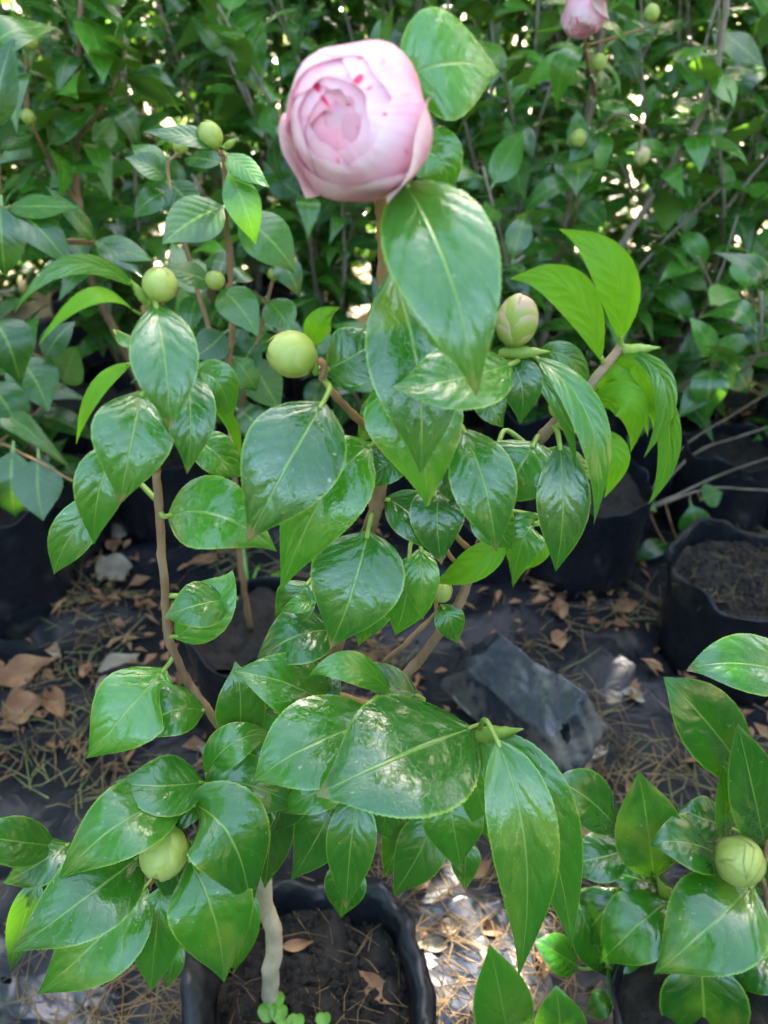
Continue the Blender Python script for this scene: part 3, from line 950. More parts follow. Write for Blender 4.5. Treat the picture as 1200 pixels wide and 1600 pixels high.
# ================================================================== LOWER RIGHT PLANT
qp = Plant('camellia_plant', (0.27, 0.33, 0.15), 'low camellia with one round bud beside a grow bag at the mat edge')
qb = on_z(1090, 1660, .15)
qp.loc = Vector(qb); qp.root.location = qb
qp.branch([qb, at(1100, 1600, .325), at(1080, 1540, .330), at(1060, 1450, .335), at(1050, 1395, .340)], .0052, .0030, MAT_BARK, 'trunk')
qp.branch([at(1100, 1600, .325), at(1160, 1540, .33), at(1200, 1440, .33), at(1190, 1370, .33)], .0036, .0024, MAT_BARK)
qp.branch([at(1190, 1370, .33), at(1200, 1300, .345), at(1210, 1200, .36), at(1235, 1090, .375)], .0024, .0018, MAT_TWIG)
qp.branch([at(1080, 1540, .330), at(1010, 1480, .335), at(970, 1400, .345), at(980, 1310, .355)], .0028, .0018, MAT_TWIG)
qp.branch([at(1060, 1450, .335), at(1030, 1380, .345), at(1025, 1340, .352)], .0022, .0015, MAT_TWIG)
qp.branch([qb, at(960, 1590, .31), at(965, 1540, .318), at(985, 1480, .328)], .0036, .0024, MAT_BARK)
qp.branch([qb, at(950, 1660, .27), at(870, 1650, .26), at(810, 1640, .255)], .003, .002, MAT_BARK)
Q = qp.leaf
Q((1262, 1062), (1072, 1048), 96, .372, .355, m=(1160, 1036), lt=.5, br=1)
Q((1168, 1212), (1036, 1058), 108, .362, .360, m=(1098, 1120), lt=.35)
Q((1198, 1335), (1152, 1130), 84, .345, .340, m=(1176, 1230), lt=.3, upb=.5)
Q((1132, 1315), (1126, 1190), 40, .352, .35, lt=.5, roll=30)
Q((972, 1302), (863, 1221), 82, .352, .345, m=(915, 1245), lt=.35)
Q((1022, 1372), (997, 1203), 108, .345, .355, m=(1012, 1290), lt=.35, bl=.9)
Q((978, 1328), (882, 1350), 74, .354, .345, lt=.18)
Q((1128, 1338), (1016, 1320), 88, .345, .325, m=(1072, 1316), lt=.3, upb=.7)
Q((1046, 1408), (936, 1506), 104, .328, .300, m=(992, 1450), lt=.35)
Q((1176, 1384), (1022, 1522), 148, .315, .275, m=(1105, 1452), lt=.25, bl=.7, fold=.1)
Q((950, 1508), (1092, 1618), 106, .318, .300, lt=.15)
Q((1095, 1500), (1102, 1690), 130, .300, .268, lt=.2, bl=.9)
Q((1225, 1480), (1132, 1536), 96, .325, .305, lt=.15, upb=1.0)
Q((965, 1392), (898, 1478), 80, .340, .33, lt=.15)
Q((905, 1415), (962, 1532), 70, .335, .325, lt=.1)
Q((1132, 1290), (1058, 1262), 66, .362, .36, lt=.12)
Q((800, 1655), (764, 1474), 96, .262, .27, m=(785, 1570), lt=.4, bl=.3)
Q((875, 1660), (868, 1539), 82, .27, .275, lt=.35)
Q((905, 1512), (834, 1468), 56, .315, .31, lt=.35)
Q((1045, 1388), (945, 1362), 66, .352, .345, lt=.1)
Q((1200, 1400), (1180, 1330), 60, .352, .355, lt=.1)
Q((1010, 1480), (1040, 1590), 80, .34, .335, lt=.1)
Q((1180, 1560), (1230, 1660), 90, .31, .30, lt=.2)
Q((960, 1560), (915, 1585), 40, .32, .315, lt=.4)
bud(qp, 1155, 1345, .318, 38, (-.45, -.4, .6), 1.05, stalk=at(1190, 1375, .33))
leaf_bud(qp, (1045, 1408), (1027, 1372), .335, .332, 18)
leaf_bud(qp, (1058, 1405), (1072, 1372), .335, .334, 20)

# ================================================================== BAGS
mb = on_z(490, 1545, .19)
grow_bag(mb.x, mb.y, .088, .195, 5, 'black grow bag with rolled rim holding the flowering camellia', roll=1.0, soil_drop=.045, needles=60)
grow_bag(qb.x + .01, qb.y, .085, .165, 9, 'black grow bag under the low camellia with one bud', soil_drop=.02)
def bag_at(px, py, rad, h, seed, label, **k):
    p = on_z(px, py, 0)
    return grow_bag(p.x, p.y + rad, rad, h, seed, label, **k)

# ================================================================== SHARED BACKGROUND LEAVES
def unit_leaf(seed, droop, fold, wr, nU=10, nV=2, mat=None):
    p0, p1 = Vector((0, 0, 0)), Vector((0, 1, -droop))
    pm = Vector((.03 * ((seed % 3) - 1), .5, droop * .22))
    v, f, uv = leaf_geo(bez(p0, pm, p1), Vector((0, 0, 1)), wr / 2, nU, nV, fold=fold, curl=.12, wave=.05, seed=seed, skew=((seed * 37) % 10 - 5) * .03)
    # stalk
    b = len(v)
    for q in ((-.012, -.16, -.03), (.012, -.16, -.03), (.02, .03, .0), (-.02, .03, .0)):
        v.append(Vector(q)); uv.append((.02, .5))
    f.append((b, b + 1, b + 2, b + 3))
    o = mesh_obj('leaf', v, f, mat or MAT_BGLEAF, None, (0, 0, 0), uv)
    me = o.data; bpy.data.objects.remove(o)
    return me

ULEAF = [unit_leaf(i, dr, fo, wr) for i, (dr, fo, wr) in enumerate(
    [(.12, .16, .52), (.30, .22, .50), (.05, .10, .56), (.42, .18, .54), (.20, .30, .48), (.55, .20, .52), (.0, .14, .58), (.26, .06, .54)])]

def basis_quat(ydir, zhint):
    y = ydir.normalized()
    z = zhint - y * zhint.dot(y)
    if z.length < 1e-4: z = Vector((1, 0, 0)) - y * y.x
    z.normalize()
    x = y.cross(z)
    return Matrix((x, y, z)).transposed().to_quaternion()

def bgleaf(plant, b, t, w, Yb, Yt, lt=.4, up=1.0, k=None, bl=0.0):
    p0, p1 = at(b[0], b[1], Yb), at(t[0], t[1], Yt)
    d = p1 - p0
    toc = (CAMP - p0).normalized()
    q = basis_quat(d, toc + Vector((0, 0, up)))
    i = plant.rnd.randrange(len(ULEAF)) if k is None else k
    wx = w * depth(p0) / FPX / .46
    o = shared('leaf', ULEAF[i], plant.root, p0 - plant.loc, q, (wx, d.length, d.length), (0, bl, lt, 1))
    if plant.samples:
        s = plant.nearest(p0)
        if (s - p0).length > .02:
            v, f = tube_geo([p0 - plant.loc, (p0 * .6 + s * .4) - plant.loc + Vector((0, 0, -.004)), s - plant.loc], [.0012, .0014, .0018], 5)
            mesh_obj('twig', v, f, MAT_TWIG, plant.root)
    return o

# gaps in the foliage through which the sun reaches single spots
SUN_SPOTS = [(on_z(700, 1500, .03), .055), (on_z(655, 1455, .03), .04), (on_z(735, 1560, .03), .04), (on_z(905, 1165, .06), .03), (at(322, 305, .66), .035), (at(398, 285, .67), .03),
             (at(405, 250, .67), .03), (at(1110, 610, 1.07), .02), (on_z(980, 1010, .02), .008), (on_z(50, 1380, .02), .03)]
def sun_gap(p):
    for c, r in SUN_SPOTS:
        w = p - c
        t = w.dot(sdir)
        if t > .05 and (w - sdir * t).length < r + .03: return True
    return False

def leaf_along(plant, c, n, t0, Lm, rr, lt, joined=None, zcut=None):
    """n leaves spiralling up a branch polyline c from fraction t0; joined = (verts, faces, uvs) takes those past the cut"""
    m = len(c) - 1
    ph = rr.uniform(0, 6.28)
    for i in range(n):
        t = t0 + (1 - t0) * (i + rr.random() * .6) / n
        fi = min(t, .999) * m
        a = int(fi); p = c[a].lerp(c[min(a + 1, m)], fi - a)
        T = (c[min(a + 1, m)] - c[a]).normalized()
        ph += 2.4 + rr.gauss(0, .3)
        e = Vector((math.cos(ph), math.sin(ph), 0))
        e = (e - T * e.dot(T)).normalized()
        el = rr.gauss(.05, .38) + (.35 if t > .9 else 0)
        d = (e * math.cos(el) + Vector((0, 0, 1)) * math.sin(el) + T * .25).normalized()
        z = Vector((rr.gauss(0, .38), rr.gauss(0, .38) - .25, 1))
        q = basis_quat(d, z)
        s = Lm * rr.uniform(.68, 1.15)
        p2 = p + d * s * .15
        k = rr.randrange(len(ULEAF))
        if sun_gap(p2): continue
        if joined is not None and (zcut is None or p.z > zcut):
            add_joined(joined, k, p2 - plant.loc, q, s)
        else:
            shared('leaf', ULEAF[k], plant.root, p2 - plant.loc, q, (s * rr.uniform(.9, 1.12), s, s), (rr.random() ** 3, rr.random() ** 2 * .7, min(1, max(0, rr.gauss(lt, .22))), 1))

_UL = []
for me in ULEAF:
    co = np.empty(len(me.vertices) * 3, np.float32); me.vertices.foreach_get('co', co)
    _UL.append(co.reshape(-1, 3))
# coarse 2 x 4 version of the same outline for joined foliage
def coarse(k):
    co = _UL[k][:11 * 5].reshape(11, 5, 3)
    rows = co[[0, 2, 4, 7, 10]][:, [0, 2, 4]]
    return rows.reshape(-1, 3)
_CO = [coarse(k) for k in range(len(ULEAF))]
_CF = np.array([(r * 3 + c, r * 3 + c + 1, (r + 1) * 3 + c + 1, (r + 1) * 3 + c) for r in range(4) for c in range(2)], np.int32)
_CUV = np.array([(t, s) for t in (0, .2, .4, .7, 1) for s in (0, .5, 1)], np.float32)

def add_joined(J, k, loc, q, s):
    M = np.array(q.to_matrix()) * s
    J.append(_CO[k] @ M.T + np.array(loc))

def build_joined(J, name, parent, mat):
    if not J: return
    n = len(J)
    V = np.concatenate(J)
    F = (_CF[None] + (np.arange(n) * 15)[:, None, None]).reshape(-1, 4)
    me = bpy.data.meshes.new(name)
    me.vertices.add(len(V)); me.vertices.foreach_set('co', V.astype(np.float32).ravel())
    me.loops.add(F.size); me.loops.foreach_set('vertex_index', F.ravel().astype(np.int32))
    me.polygons.add(len(F)); me.polygons.foreach_set('loop_start', np.arange(0, F.size, 4, dtype=np.int32))
    ul = me.uv_layers.new(name='UVMap')
    ul.data.foreach_set('uv', np.tile(_CUV, (n, 1))[F.ravel()].ravel())
    me.polygons.foreach_set('use_smooth', [True] * len(F))
    me.materials.append(mat)
    me.update(calc_edges=True); me.validate()
    o = bpy.data.objects.new(name, me)
    o.color = (0, .1, .35, 1)
    o['kind'] = 'stuff'
    return link(o, parent)

def bush(x, y, h, nb, per, Lm, seed, label, group=None, z0=.17, lt=.38, spread=.16, bag=True, t0=.22, baglabel=None):
    rr = random.Random(seed)
    pl = Plant('camellia_shrub', (x, y, z0 - .01), label, group)
    for b in range(nb):
        an = rr.uniform(0, 6.28) + b * 2.4
        sp = spread * rr.uniform(.5, 1.2)
        hh = h * rr.uniform(.72, 1.05)
        e = Vector((math.cos(an), math.sin(an), 0))
        c = [Vector((x, y, z0 - .02)) + e * .012, Vector((x, y, z0)) + e * sp * .30 + Vector((rr.gauss(0, .02), rr.gauss(0, .02), (hh - z0) * .33)),
             Vector((x, y, z0)) + e * sp * .75 + Vector((rr.gauss(0, .03), rr.gauss(0, .03), (hh - z0) * .68)), Vector((x, y, hh)) + e * sp * 1.1 + Vector((rr.gauss(0, .03), rr.gauss(0, .03), 0))]
        pl.branch(c, .0055, .0022, MAT_FARBARK, 'branch', 6, .2)
        leaf_along(pl, catmull(c, 8), per, t0, Lm, rr, lt)
    if bag:
        grow_bag(x, y, rr.uniform(.085, .105), rr.uniform(.17, .21), seed + 50, baglabel or 'black plastic grow bag under a back row camellia shrub', group=None if baglabel else 'grow bags of the back rows')
    return pl

# ---- the two recognisable potted plants behind on the left
p2b = on_z(392, 985, .17)
p2 = Plant('camellia_plant', p2b, 'thin upright camellia with three round green buds behind the flowering one')
c2 = [p2b, at(376, 880, .69), at(366, 740, .69), at(358, 600, .69), at(362, 500, .69), at(356, 380, .69), at(352, 300, .69), at(349, 240, .69)]
p2.branch(c2, .0046, .0026, MAT_BARK, 'trunk', 8)
p2.branch([at(366, 740, .69), at(380, 620, .71), at(410, 500, .72), at(430, 420, .72), at(428, 400, .72)], .003, .0018, MAT_BARK)
p2.branch([at(362, 640, .69), at(300, 420, .73), at(262, 275, .75), at(276, 240, .75)], .003, .0016, MAT_BARK)
B2 = lambda *a, **k: bgleaf(p2, *a, **k)
for a in [((338, 225), (226, 197), 36, .68, .66, .45), ((356, 240), (421, 290), 34, .68, .66, .6), ((358, 268), (402, 372), 50, .68, .65, .55),
          ((349, 322), (253, 378), 72, .68, .64, .55), ((372, 338), (466, 412), 74, .69, .67, .3), ((328, 440), (255, 412), 42, .70, .68, .3),
          ((346, 452), (404, 522), 58, .68, .65, .3), ((346, 255), (282, 240), 40, .71, .74, .4), ((365, 420), (318, 398), 36, .72, .72, .35),
          ((368, 440), (400, 425), 30, .7, .72, .35), ((432, 410), (470, 455), 40, .72, .70, .35), ((262, 280), (200, 240), 44, .75, .74, .3),
          ((265, 285), (310, 340), 44, .75, .74, .3), ((262, 300), (205, 330), 40, .75, .73, .35), ((262, 275), (205, 215), 36, .75, .76, .4),
          ((350, 520), (300, 560), 50, .70, .68, .3), ((365, 560), (405, 610), 44, .7, .69, .3), ((372, 640), (420, 680), 50, .7, .68, .25),
          ((362, 600), (330, 650), 46, .7, .69, .3), ((395, 560), (440, 640), 56, .71, .70, .2), ((405, 530), (365, 590), 50, .72, .7, .2),
          ((420, 470), (455, 520), 46, .72, .7, .3), ((400, 640), (450, 700), 60, .71, .7, .2)]:
    B2(a[0], a[1], a[2], a[3], a[4], lt=a[5])
bud(p2, 328, 211, .68, 19, (-.35, -.2, .9), 1.15)
bud(p2, 336, 437, .68, 15, (-.3, -.3, .8), 1.05)
bud(p2, 282, 227, .745, 12, (.2, -.2, .9), 1.1)
bud(p2, 427, 428, .715, 9, (0, -.3, .9), 1.1)
leaf_bud(p2, (350, 232), (372, 216), .69, .685, 12)
grow_bag(p2b.x, p2b.y, .085, .19, 21, 'black grow bag in the shade behind the leaning left branch')

p3b = on_z(258, 700, .18)
p3 = Plant('camellia_plant', p3b, 'tall slender camellia with two pale buds and round glossy leaves')
c3 = [p3b, at(200, 560, 1.15), at(140, 430, 1.13), at(122, 320, 1.12), at(120, 200, 1.12), at(124, 90, 1.12), at(128, -20, 1.12), at(130, -90, 1.12)]
p3.branch(c3, .008, .004, MAT_BARK, 'trunk', 8)
rr = random.Random(77)
leaf_along(p3, catmull(c3, 8)[14:], 52, 0, .085, rr, .42)
p3.branch([at(122, 320, 1.12), at(80, 250, 1.08), at(48, 190, 1.05), at(42, 100, 1.03), at(45, 70, 1.02)], .004, .002, MAT_BARK)
leaf_along(p3, catmull([at(122, 320, 1.12), at(80, 250, 1.08), at(48, 190, 1.05), at(42, 75, 1.02)], 8), 18, .2, .075, rr, .4)
p3.branch([at(120, 220, 1.12), at(170, 150, 1.1), at(200, 60, 1.1)], .004, .002, MAT_BARK)
leaf_along(p3, catmull([at(120, 220, 1.12), at(170, 150, 1.1), at(200, 60, 1.1)], 8), 18, .2, .08, rr, .4)
bud(p3, 45, 62, 1.0, 13, (-.1, -.5, .8), 1.05)
bud(p3, 43, 182, 1.03, 11, (-.1, -.4, .8), 1.05)
grow_bag(p3b.x, p3b.y, .10, .20, 22, 'black grow bag in deep shade below the slender camellia with pale buds')

# ---- left edge plant with a pair of heart-shaped leaves
pe = bag_at(15, 1010, .085, .21, 31, 'tall black grow bag beside the pale fallen leaf on the litter')
peb = Vector(pe.location) + Vector((0, 0, .19))
p4 = Plant('camellia_plant', peb, 'camellia with a pair of heart shaped leaves on a thin side twig')
p4.branch([peb, at(-60, 760, .95), at(-110, 600, .92), at(-60, 480, .86), at(0, 360, .80)], .006, .003, MAT_BARK, 'trunk', 8)
p4.branch([at(-60, 760, .95), at(-10, 698, .84), at(40, 712, .78), at(115, 752, .76)], .003, .0014, MAT_TWIG)
for a in [((20, 706), (18, 812), 78, .78, .74, .35), ((60, 716), (67, 814), 62, .78, .74, .4), ((2, 322), (5, 432), 70, .72, .70, .25),
          ((15, 322), (125, 320), 40, .74, .72, .4), ((20, 330), (108, 398), 60, .74, .70, .25), ((147, 375), (78, 290), 28, .76, .74, .5),
          ((148, 378), (240, 408), 36, .78, .76, .4), ((150, 382), (220, 425), 34, .78, .75, .4), ((-10, 500), (30, 590), 70, .84, .8, .2),
          ((70, 560), (110, 500), 44, .9, .92, .3), ((-20, 600), (40, 690), 60, .86, .82, .2), ((30, 560), (75, 640), 70, .9, .86, .25),
          ((-30, 640), (90, 690), 40, .86, .82, .2), ((100, 600), (122, 540), 50, .95, .95, .4), ((-5, 200), (10, 60), 60, .8, .8, .3), ((-20, 100), (60, 10), 60, .82, .84, .35)]:
    bgleaf(p4, a[0], a[1], a[2], a[3], a[4], lt=a[5])

# ---- rows of shrubs
ROW = 'camellia shrubs of the back rows'
RL = 'dark leafy camellia shrub in a black bag among the back rows'
rows = [(-.80, 1.25, .95), (-.52, 1.48, 1.05), (-1.05, 1.7, 1.15), (-.12, 1.60, 1.0), (-.74, 1.92, 1.2), (-.34, 2.0, 1.2),
        (.24, 1.66, 1.05), (.62, 1.58, 1.0), (1.02, 1.6, 1.1), (.42, 2.0, 1.2), (.06, 2.08, 1.3), (.82, 2.02, 1.25), (1.30, 1.98, 1.3), (-1.45, 2.0, 1.3)]
for i, (x, y, h) in enumerate(rows):
    bush(x, y, h, 7, 30, .09, 100 + i, RL, ROW, spread=.2, t0=.12)

LOWL = 'low bushy camellia with drooping leaves between the grow bags'
for i, (x, y, h) in enumerate([(-.60, 1.12, .62), (-.30, 1.30, .60), (-.02, 1.28, .52), (.30, 1.36, .62), (.52, 1.30, .52), (.80, 1.30, .62), (-.85, 1.0, .6), (1.0, 1.22, .6)]):
    bush(x, y, h, 6, 22, .088, 300 + i, LOWL, 'low bushy camellias between the bags', z0=.15, spread=.22, t0=.05, lt=.28, baglabel=None)

# right-hand plants with traced stems
pr = Plant('camellia_plant', on_z(760, 640, .17), 'camellia with a pale hanging pink flower and long bare leaning stems')
pr.branch([pr.loc.copy(), at(820, 660, 1.38), at(850, 520, 1.36), at(870, 400, 1.34), at(905, 250, 1.3), at(932, 120, 1.28), at(950, -40, 1.26)], .010, .006, MAT_FARBARK, 'trunk', 8)
cr = [pr.loc.copy(), at(880, 520, 1.40), at(960, 400, 1.38), at(1030, 290, 1.36), at(1090, 190, 1.34), at(1125, 80, 1.32), at(1140, -40, 1.30)]
pr.branch(cr, .009, .005, MAT_FARBARK)
rr = random.Random(9)
leaf_along(pr, catmull(cr, 8)[22:], 46, 0, .08, rr, .42)
leaf_along(pr, catmull([at(870, 400, 1.34), at(905, 250, 1.3), at(932, 120, 1.28), at(950, -40, 1.26)], 8), 34, 0, .078, rr, .42)
for e in ([at(932, 150, 1.28), at(915, 80, 1.18), at(918, 20, 1.08), at(925, -30, 1.05)], [at(905, 250, 1.3), at(960, 180, 1.2), at(1010, 200, 1.15)], [at(870, 420, 1.34), at(900, 330, 1.25), at(905, 235, 1.2)]):
    pr.branch(e, .003, .0018, MAT_BARK)
    leaf_along(pr, catmull(e, 8), 12, .2, .07, rr, .45)
fcr = at(912, 24, 1.06)
flower(pr, fcr, Vector((-.2, -.75, -.75)), 34 * depth(fcr) / FPX, 1.0)
bud(pr, 936, 97, 1.15, 12, (0, -.3, .9), 1.1)
bud(pr, 903, 215, 1.2, 13, (-.2, -.4, .8), 1.1)
bud(pr, 1003, 243, 1.18, 13, (.1, -.4, .7), 1.15, pink=True)
bud(pr, 1018, 20, 1.15, 12, (0, -.3, .9), 1.1)

# shrub with a fan of thin bare stems on the right
ps = Plant('camellia_plant', on_z(1000, 800, .1), 'camellia with a fan of thin bare stems and few low leaves')
for k, (m_, e_) in enumerate([((1060, 705, 1.2), (1240, 590, 1.15)), ((1080, 712, 1.18), (1240, 655, 1.1)), ((1112, 748, 1.1), (1240, 705, 1.0)), ((1090, 680, 1.25), (1160, 560, 1.25)), ((1100, 765, 1.12), (1240, 770, 1.05))]):
    c = [ps.loc.copy(), at(*m_), (at(*m_) + at(*e_)) / 2 + Vector((0, 0, .004)), at(*e_)]
    ps.branch(c, .0032, .0018, MAT_FARBARK, 'branch', 6)
for a in [((1080, 790), (1090, 845), 44, 1.1, 1.08, .4), ((1098, 780), (1130, 770), 34, 1.1, 1.1, .4), ((1040, 850), (995, 870), 30, 1.08, 1.05, .35), ((1060, 848), (1080, 885), 30, 1.08, 1.05, .35),
          ((1115, 560), (1085, 495), 36, 1.1, 1.12, .55), ((1110, 560), (1190, 520), 34, 1.1, 1.08, .55), ((1112, 575), (1108, 648), 50, 1.1, 1.05, .7), ((1125, 560), (1180, 610), 50, 1.1, 1.07, .3),
          ((1165, 450), (1180, 390), 52, 1.15, 1.17, .8), ((1150, 455), (1110, 475), 44, 1.15, 1.12, .8), ((960, 770), (1000, 830), 60, 1.12, 1.08, .2), ((980, 760), (1030, 800), 40, 1.12, 1.1, .4)]:
    bgleaf(ps, a[0], a[1], a[2], a[3], a[4], lt=a[5])

bag_at(912, 948, .098, .185, 41, 'round black bag standing behind the right branch of the flowering camellia', soil_drop=.03)
bag_at(1165, 1110, .105, .165, 42, 'black grow bag filled with dry litter next to the low camellia', soil_drop=.025, needles=80)
bag_at(765, 935, .075, .14, 43, 'small black bag tucked behind the forked woody branch')
bag_at(1130, 868, .09, .18, 44, 'black grow bag below the fan of bare stems')
bag_at(480, 640, .10, .20, 45, 'black grow bag showing between the stems behind the green bud')
bag_at(150, 830, .10, .20, 46, 'black grow bag behind the heart shaped leaves')

# ---- tall hedge of older camellias closing the view
HG = 'tall camellia trees of the hedge'
HL = 'tall dense camellia tree in the hedge behind the potted rows'
hr = random.Random(12)
def fill_crown(J, loc, n, rx, ry, z0, z1, Lm, rr, gap):
    k = 0
    while k < n:
        a = rr.uniform(0, 6.283); q = math.sqrt(rr.random())
        x, y, z = rx * q * math.cos(a), ry * q * math.sin(a), rr.uniform(z0, z1)
        if mnoise.noise(Vector((x * 3.2 + loc[0] * 3.2, y * 3.2, z * 3.2))) < gap: 
            k += .25; continue
        if sun_gap(Vector((x + loc[0], y + loc[1], z))): k += .5; continue
        d = Vector((rr.gauss(0, 1), rr.gauss(0, 1), rr.gauss(-.1, .5)))
        q_ = basis_quat(d, Vector((rr.gauss(0, .55), rr.gauss(0, .55), 1)))
        add_joined(J, rr.randrange(len(ULEAF)), (x, y, z - loc[2]), q_, Lm * rr.uniform(.7, 1.2))
        k += 1
for i, (x, y) in enumerate([(-2.3, 2.75), (-1.55, 2.6), (-.85, 2.7), (-.2, 2.6), (.5, 2.7), (1.15, 2.6), (1.8, 2.7), (2.55, 2.75), (3.3, 2.9)]):
    pl = Plant('camellia_tree', (x, y, -.012), HL, HG)
    J = []
    H = hr.uniform(3.9, 4.4)
    for b in range(7):
        an = hr.uniform(0, 6.28); sp = hr.uniform(.15, .42)
        e = Vector((math.cos(an), math.sin(an), 0))
        hh = H * hr.uniform(.6, .95)
        c = [Vector((x, y, -.02)) + e * .03, Vector((x, y, 0)) + e * sp * .4 + Vector((hr.gauss(0, .04), hr.gauss(0, .04), hh * .3)), Vector((x, y, 0)) + e * sp + Vector((hr.gauss(0, .05), hr.gauss(0, .05), hh * .65)), Vector((x, y, hh)) + e * sp * 1.1]
        pl.branch(c, .014, .005, MAT_FARBARK, 'trunk' if b == 0 else 'branch', 6, .2)
        cc = catmull(c, 8)
        leaf_along(pl, cc, 46, .06, .085, hr, .4, J, .98)
        for s in range(4):
            o = cc[hr.randrange(2, 9)]
            a2 = hr.uniform(0, 6.28)
            tip = o + Vector((math.cos(a2), math.sin(a2) - .4, .45)) * hr.uniform(.2, .4)
            sc_ = [o, (o + tip) / 2 + Vector((0, 0, -.03)), tip]
            pl.branch(sc_, .004, .002, MAT_FARBARK, 'branch', 5, .2)
            leaf_along(pl, catmull(sc_, 6), 15, .05, .085, hr, .4, J, .98)
    fill_crown(J, pl.loc, 1900, .46, .42, .02, .95, .092, hr, -.12)
    fill_crown(J, pl.loc, 3900, .50, .46, .9, H, .11, hr, -.22)  # unseen upper crown, raised and thickened to shade the flowering camellia
    build_joined(J, 'foliage', pl.root, MAT_BGLEAF)

# unseen camellias added around the camera to block sky and darken leaf reflections
for i, (x, y, H) in enumerate([(-2.2, -1.7, 3.2), (-1.1, -1.8, 1.15), (0, -1.75, 1.0), (1.05, -1.8, 1.1), (2.1, -1.7, 3.0), (-2.2, -.6, 3.6), (-2.3, .4, 4.4), (-2.3, 1.5, 4.5), (2.3, -.6, 3.6), (2.3, .4, 4.3), (2.4, 1.5, 4.7)]):
    pl = Plant('camellia_tree', (x, y, -.012), 'camellia tree of the side hedge around the potted rows', 'unseen camellia trees added to block sky')
    J = []
    for b in range(4):
        an = hr.uniform(0, 6.28)
        e = Vector((math.cos(an), math.sin(an), 0)) * .25
        pl.branch([Vector((x, y, -.02)) + e * .1, Vector((x, y, H * .35)) + e * .6, Vector((x, y, H * .9)) + e], .014, .005, MAT_FARBARK, 'trunk' if b == 0 else 'branch', 6, .2)
    fill_crown(J, pl.loc, int(700 + 460 * H), .62, .5, .05, H, .12, hr, -.25)
    build_joined(J, 'foliage', pl.root, MAT_BGLEAF)

# ================================================================== LITTER
# crumpled empty bags
def empty_bag(corners, seed, label, hole=None, puff=.03, mat=None):
    """corners: 4 ground points in order; a flattened, wrinkled plastic bag with two layers"""
    n = 48
    A, B, C, D = corners
    ctr = (A + B + C + D) / 4
    v, f = [], []
    for lay in range(2):
        for j in range(n + 1):
            for i in range(n + 1):
                s, t = i / n, j / n
                p = (A * (1 - s) + B * s) * (1 - t) + (D * (1 - s) + C * s) * t
                ed = min(s, 1 - s, t, 1 - t)
                pf = puff * min(1, ed * 6) * (1 if lay == 0 else .15)
                w = .007 * mnoise.noise(Vector((s * 2 + seed, t * 3, lay))) + .004 * abs(mnoise.noise(Vector((s * 2.2 + t * 5.5, s * .6 - t * .5, seed)))) + .0004 * mnoise.noise(Vector((s * 16, t * 13, seed)))
                z = p.z + sheet_z(p.x, p.y) * 0 + pf + (w * 1.5 if lay == 0 else w * .4) * min(1, .35 + ed * 5) 
                out = (p - ctr).normalized() * .008 * mnoise.noise(Vector((s * 6, t * 6, seed + 3)))
                v.append(Vector((p.x + out.x, p.y + out.y, z)) - ctr)
    m = (n + 1) ** 2
    for j in range(n):
        for i in range(n):
            a = j * (n + 1) + i
            s, t = (i + .5) / n, (j + .5) / n
            if not (hole and (s - hole[0]) ** 2 + (hole[3] * (t - hole[1])) ** 2 < hole[2] ** 2):
                f.append((a, a + 1, a + n + 2, a + n + 1))
            f.append((m + a, m + a + n + 1, m + a + n + 2, m + a + 1))
    for i in range(n):
        for a, b in ((i, i + 1), (n * (n + 1) + i + 1, n * (n + 1) + i)):
            f.append((a, m + a, m + b, b))
        for a, b in (((i + 1) * (n + 1), i * (n + 1)), (i * (n + 1) + n, (i + 1) * (n + 1) + n)):
            f.append((a, m + a, m + b, b))
    o = mesh_obj('empty_grow_bag', v, f, mat or MAT_BAGDUSTY, None, ctr)
    return tag(o, label, 'plastic bag')

empty_bag([on_z(685, 1072, .04), on_z(757, 996, .11), on_z(952, 1136, .10), on_z(880, 1250, .03)], 3, 'flattened empty black plastic bag with a round drainage hole and dust', (.40, .86, .085, 2.2), .05)
empty_bag([on_z(-60, 1600, .03), on_z(-40, 1440, .04), on_z(190, 1480, .03), on_z(180, 1680, .03)], 8, 'dusty grey plastic bag with a small hole beside the rolled rim bag', (.40, .28, .035, 1.0), .02)
empty_bag([on_z(600, 1640, .02), on_z(590, 1400, .03), on_z(800, 1380, .03), on_z(900, 1620, .02)], 14, 'wide dusty plastic bag with sun patches between the two camellias', None, .02)

# pine needle litter
def litter(name, n, seed, mat, w, zoff=.003):
    rr = random.Random(seed)
    v, f = [], []
    k = 0
    while k < n:
        x = rr.uniform(-.95, .95); y = rr.uniform(.1, 1.75)
        cl = mnoise.noise(Vector((x * 5.5 + 20, y * 5.5, 5.0)))
        if rr.random() > max(.03, .25 + cl * 2.2): continue
        needle(v, f, Vector((x, y, sheet_z(x, y) + zoff + rr.random() * .016)), rr, rr.uniform(.03, .085), w)
        k += 1
    o = mesh_obj(name, v, f, mat, smooth=False)
    return o
tag(litter('pine_needle_litter', 3600, 1, MAT_NEEDLE, .0008), 'dry brown pine needles strewn over the black ground sheet', 'needles', kind='stuff')
tag(litter('green_needle_litter', 1300, 2, MAT_NEEDLEG, .0008), 'dull green needles mixed into the ground litter', 'needles', kind='stuff')
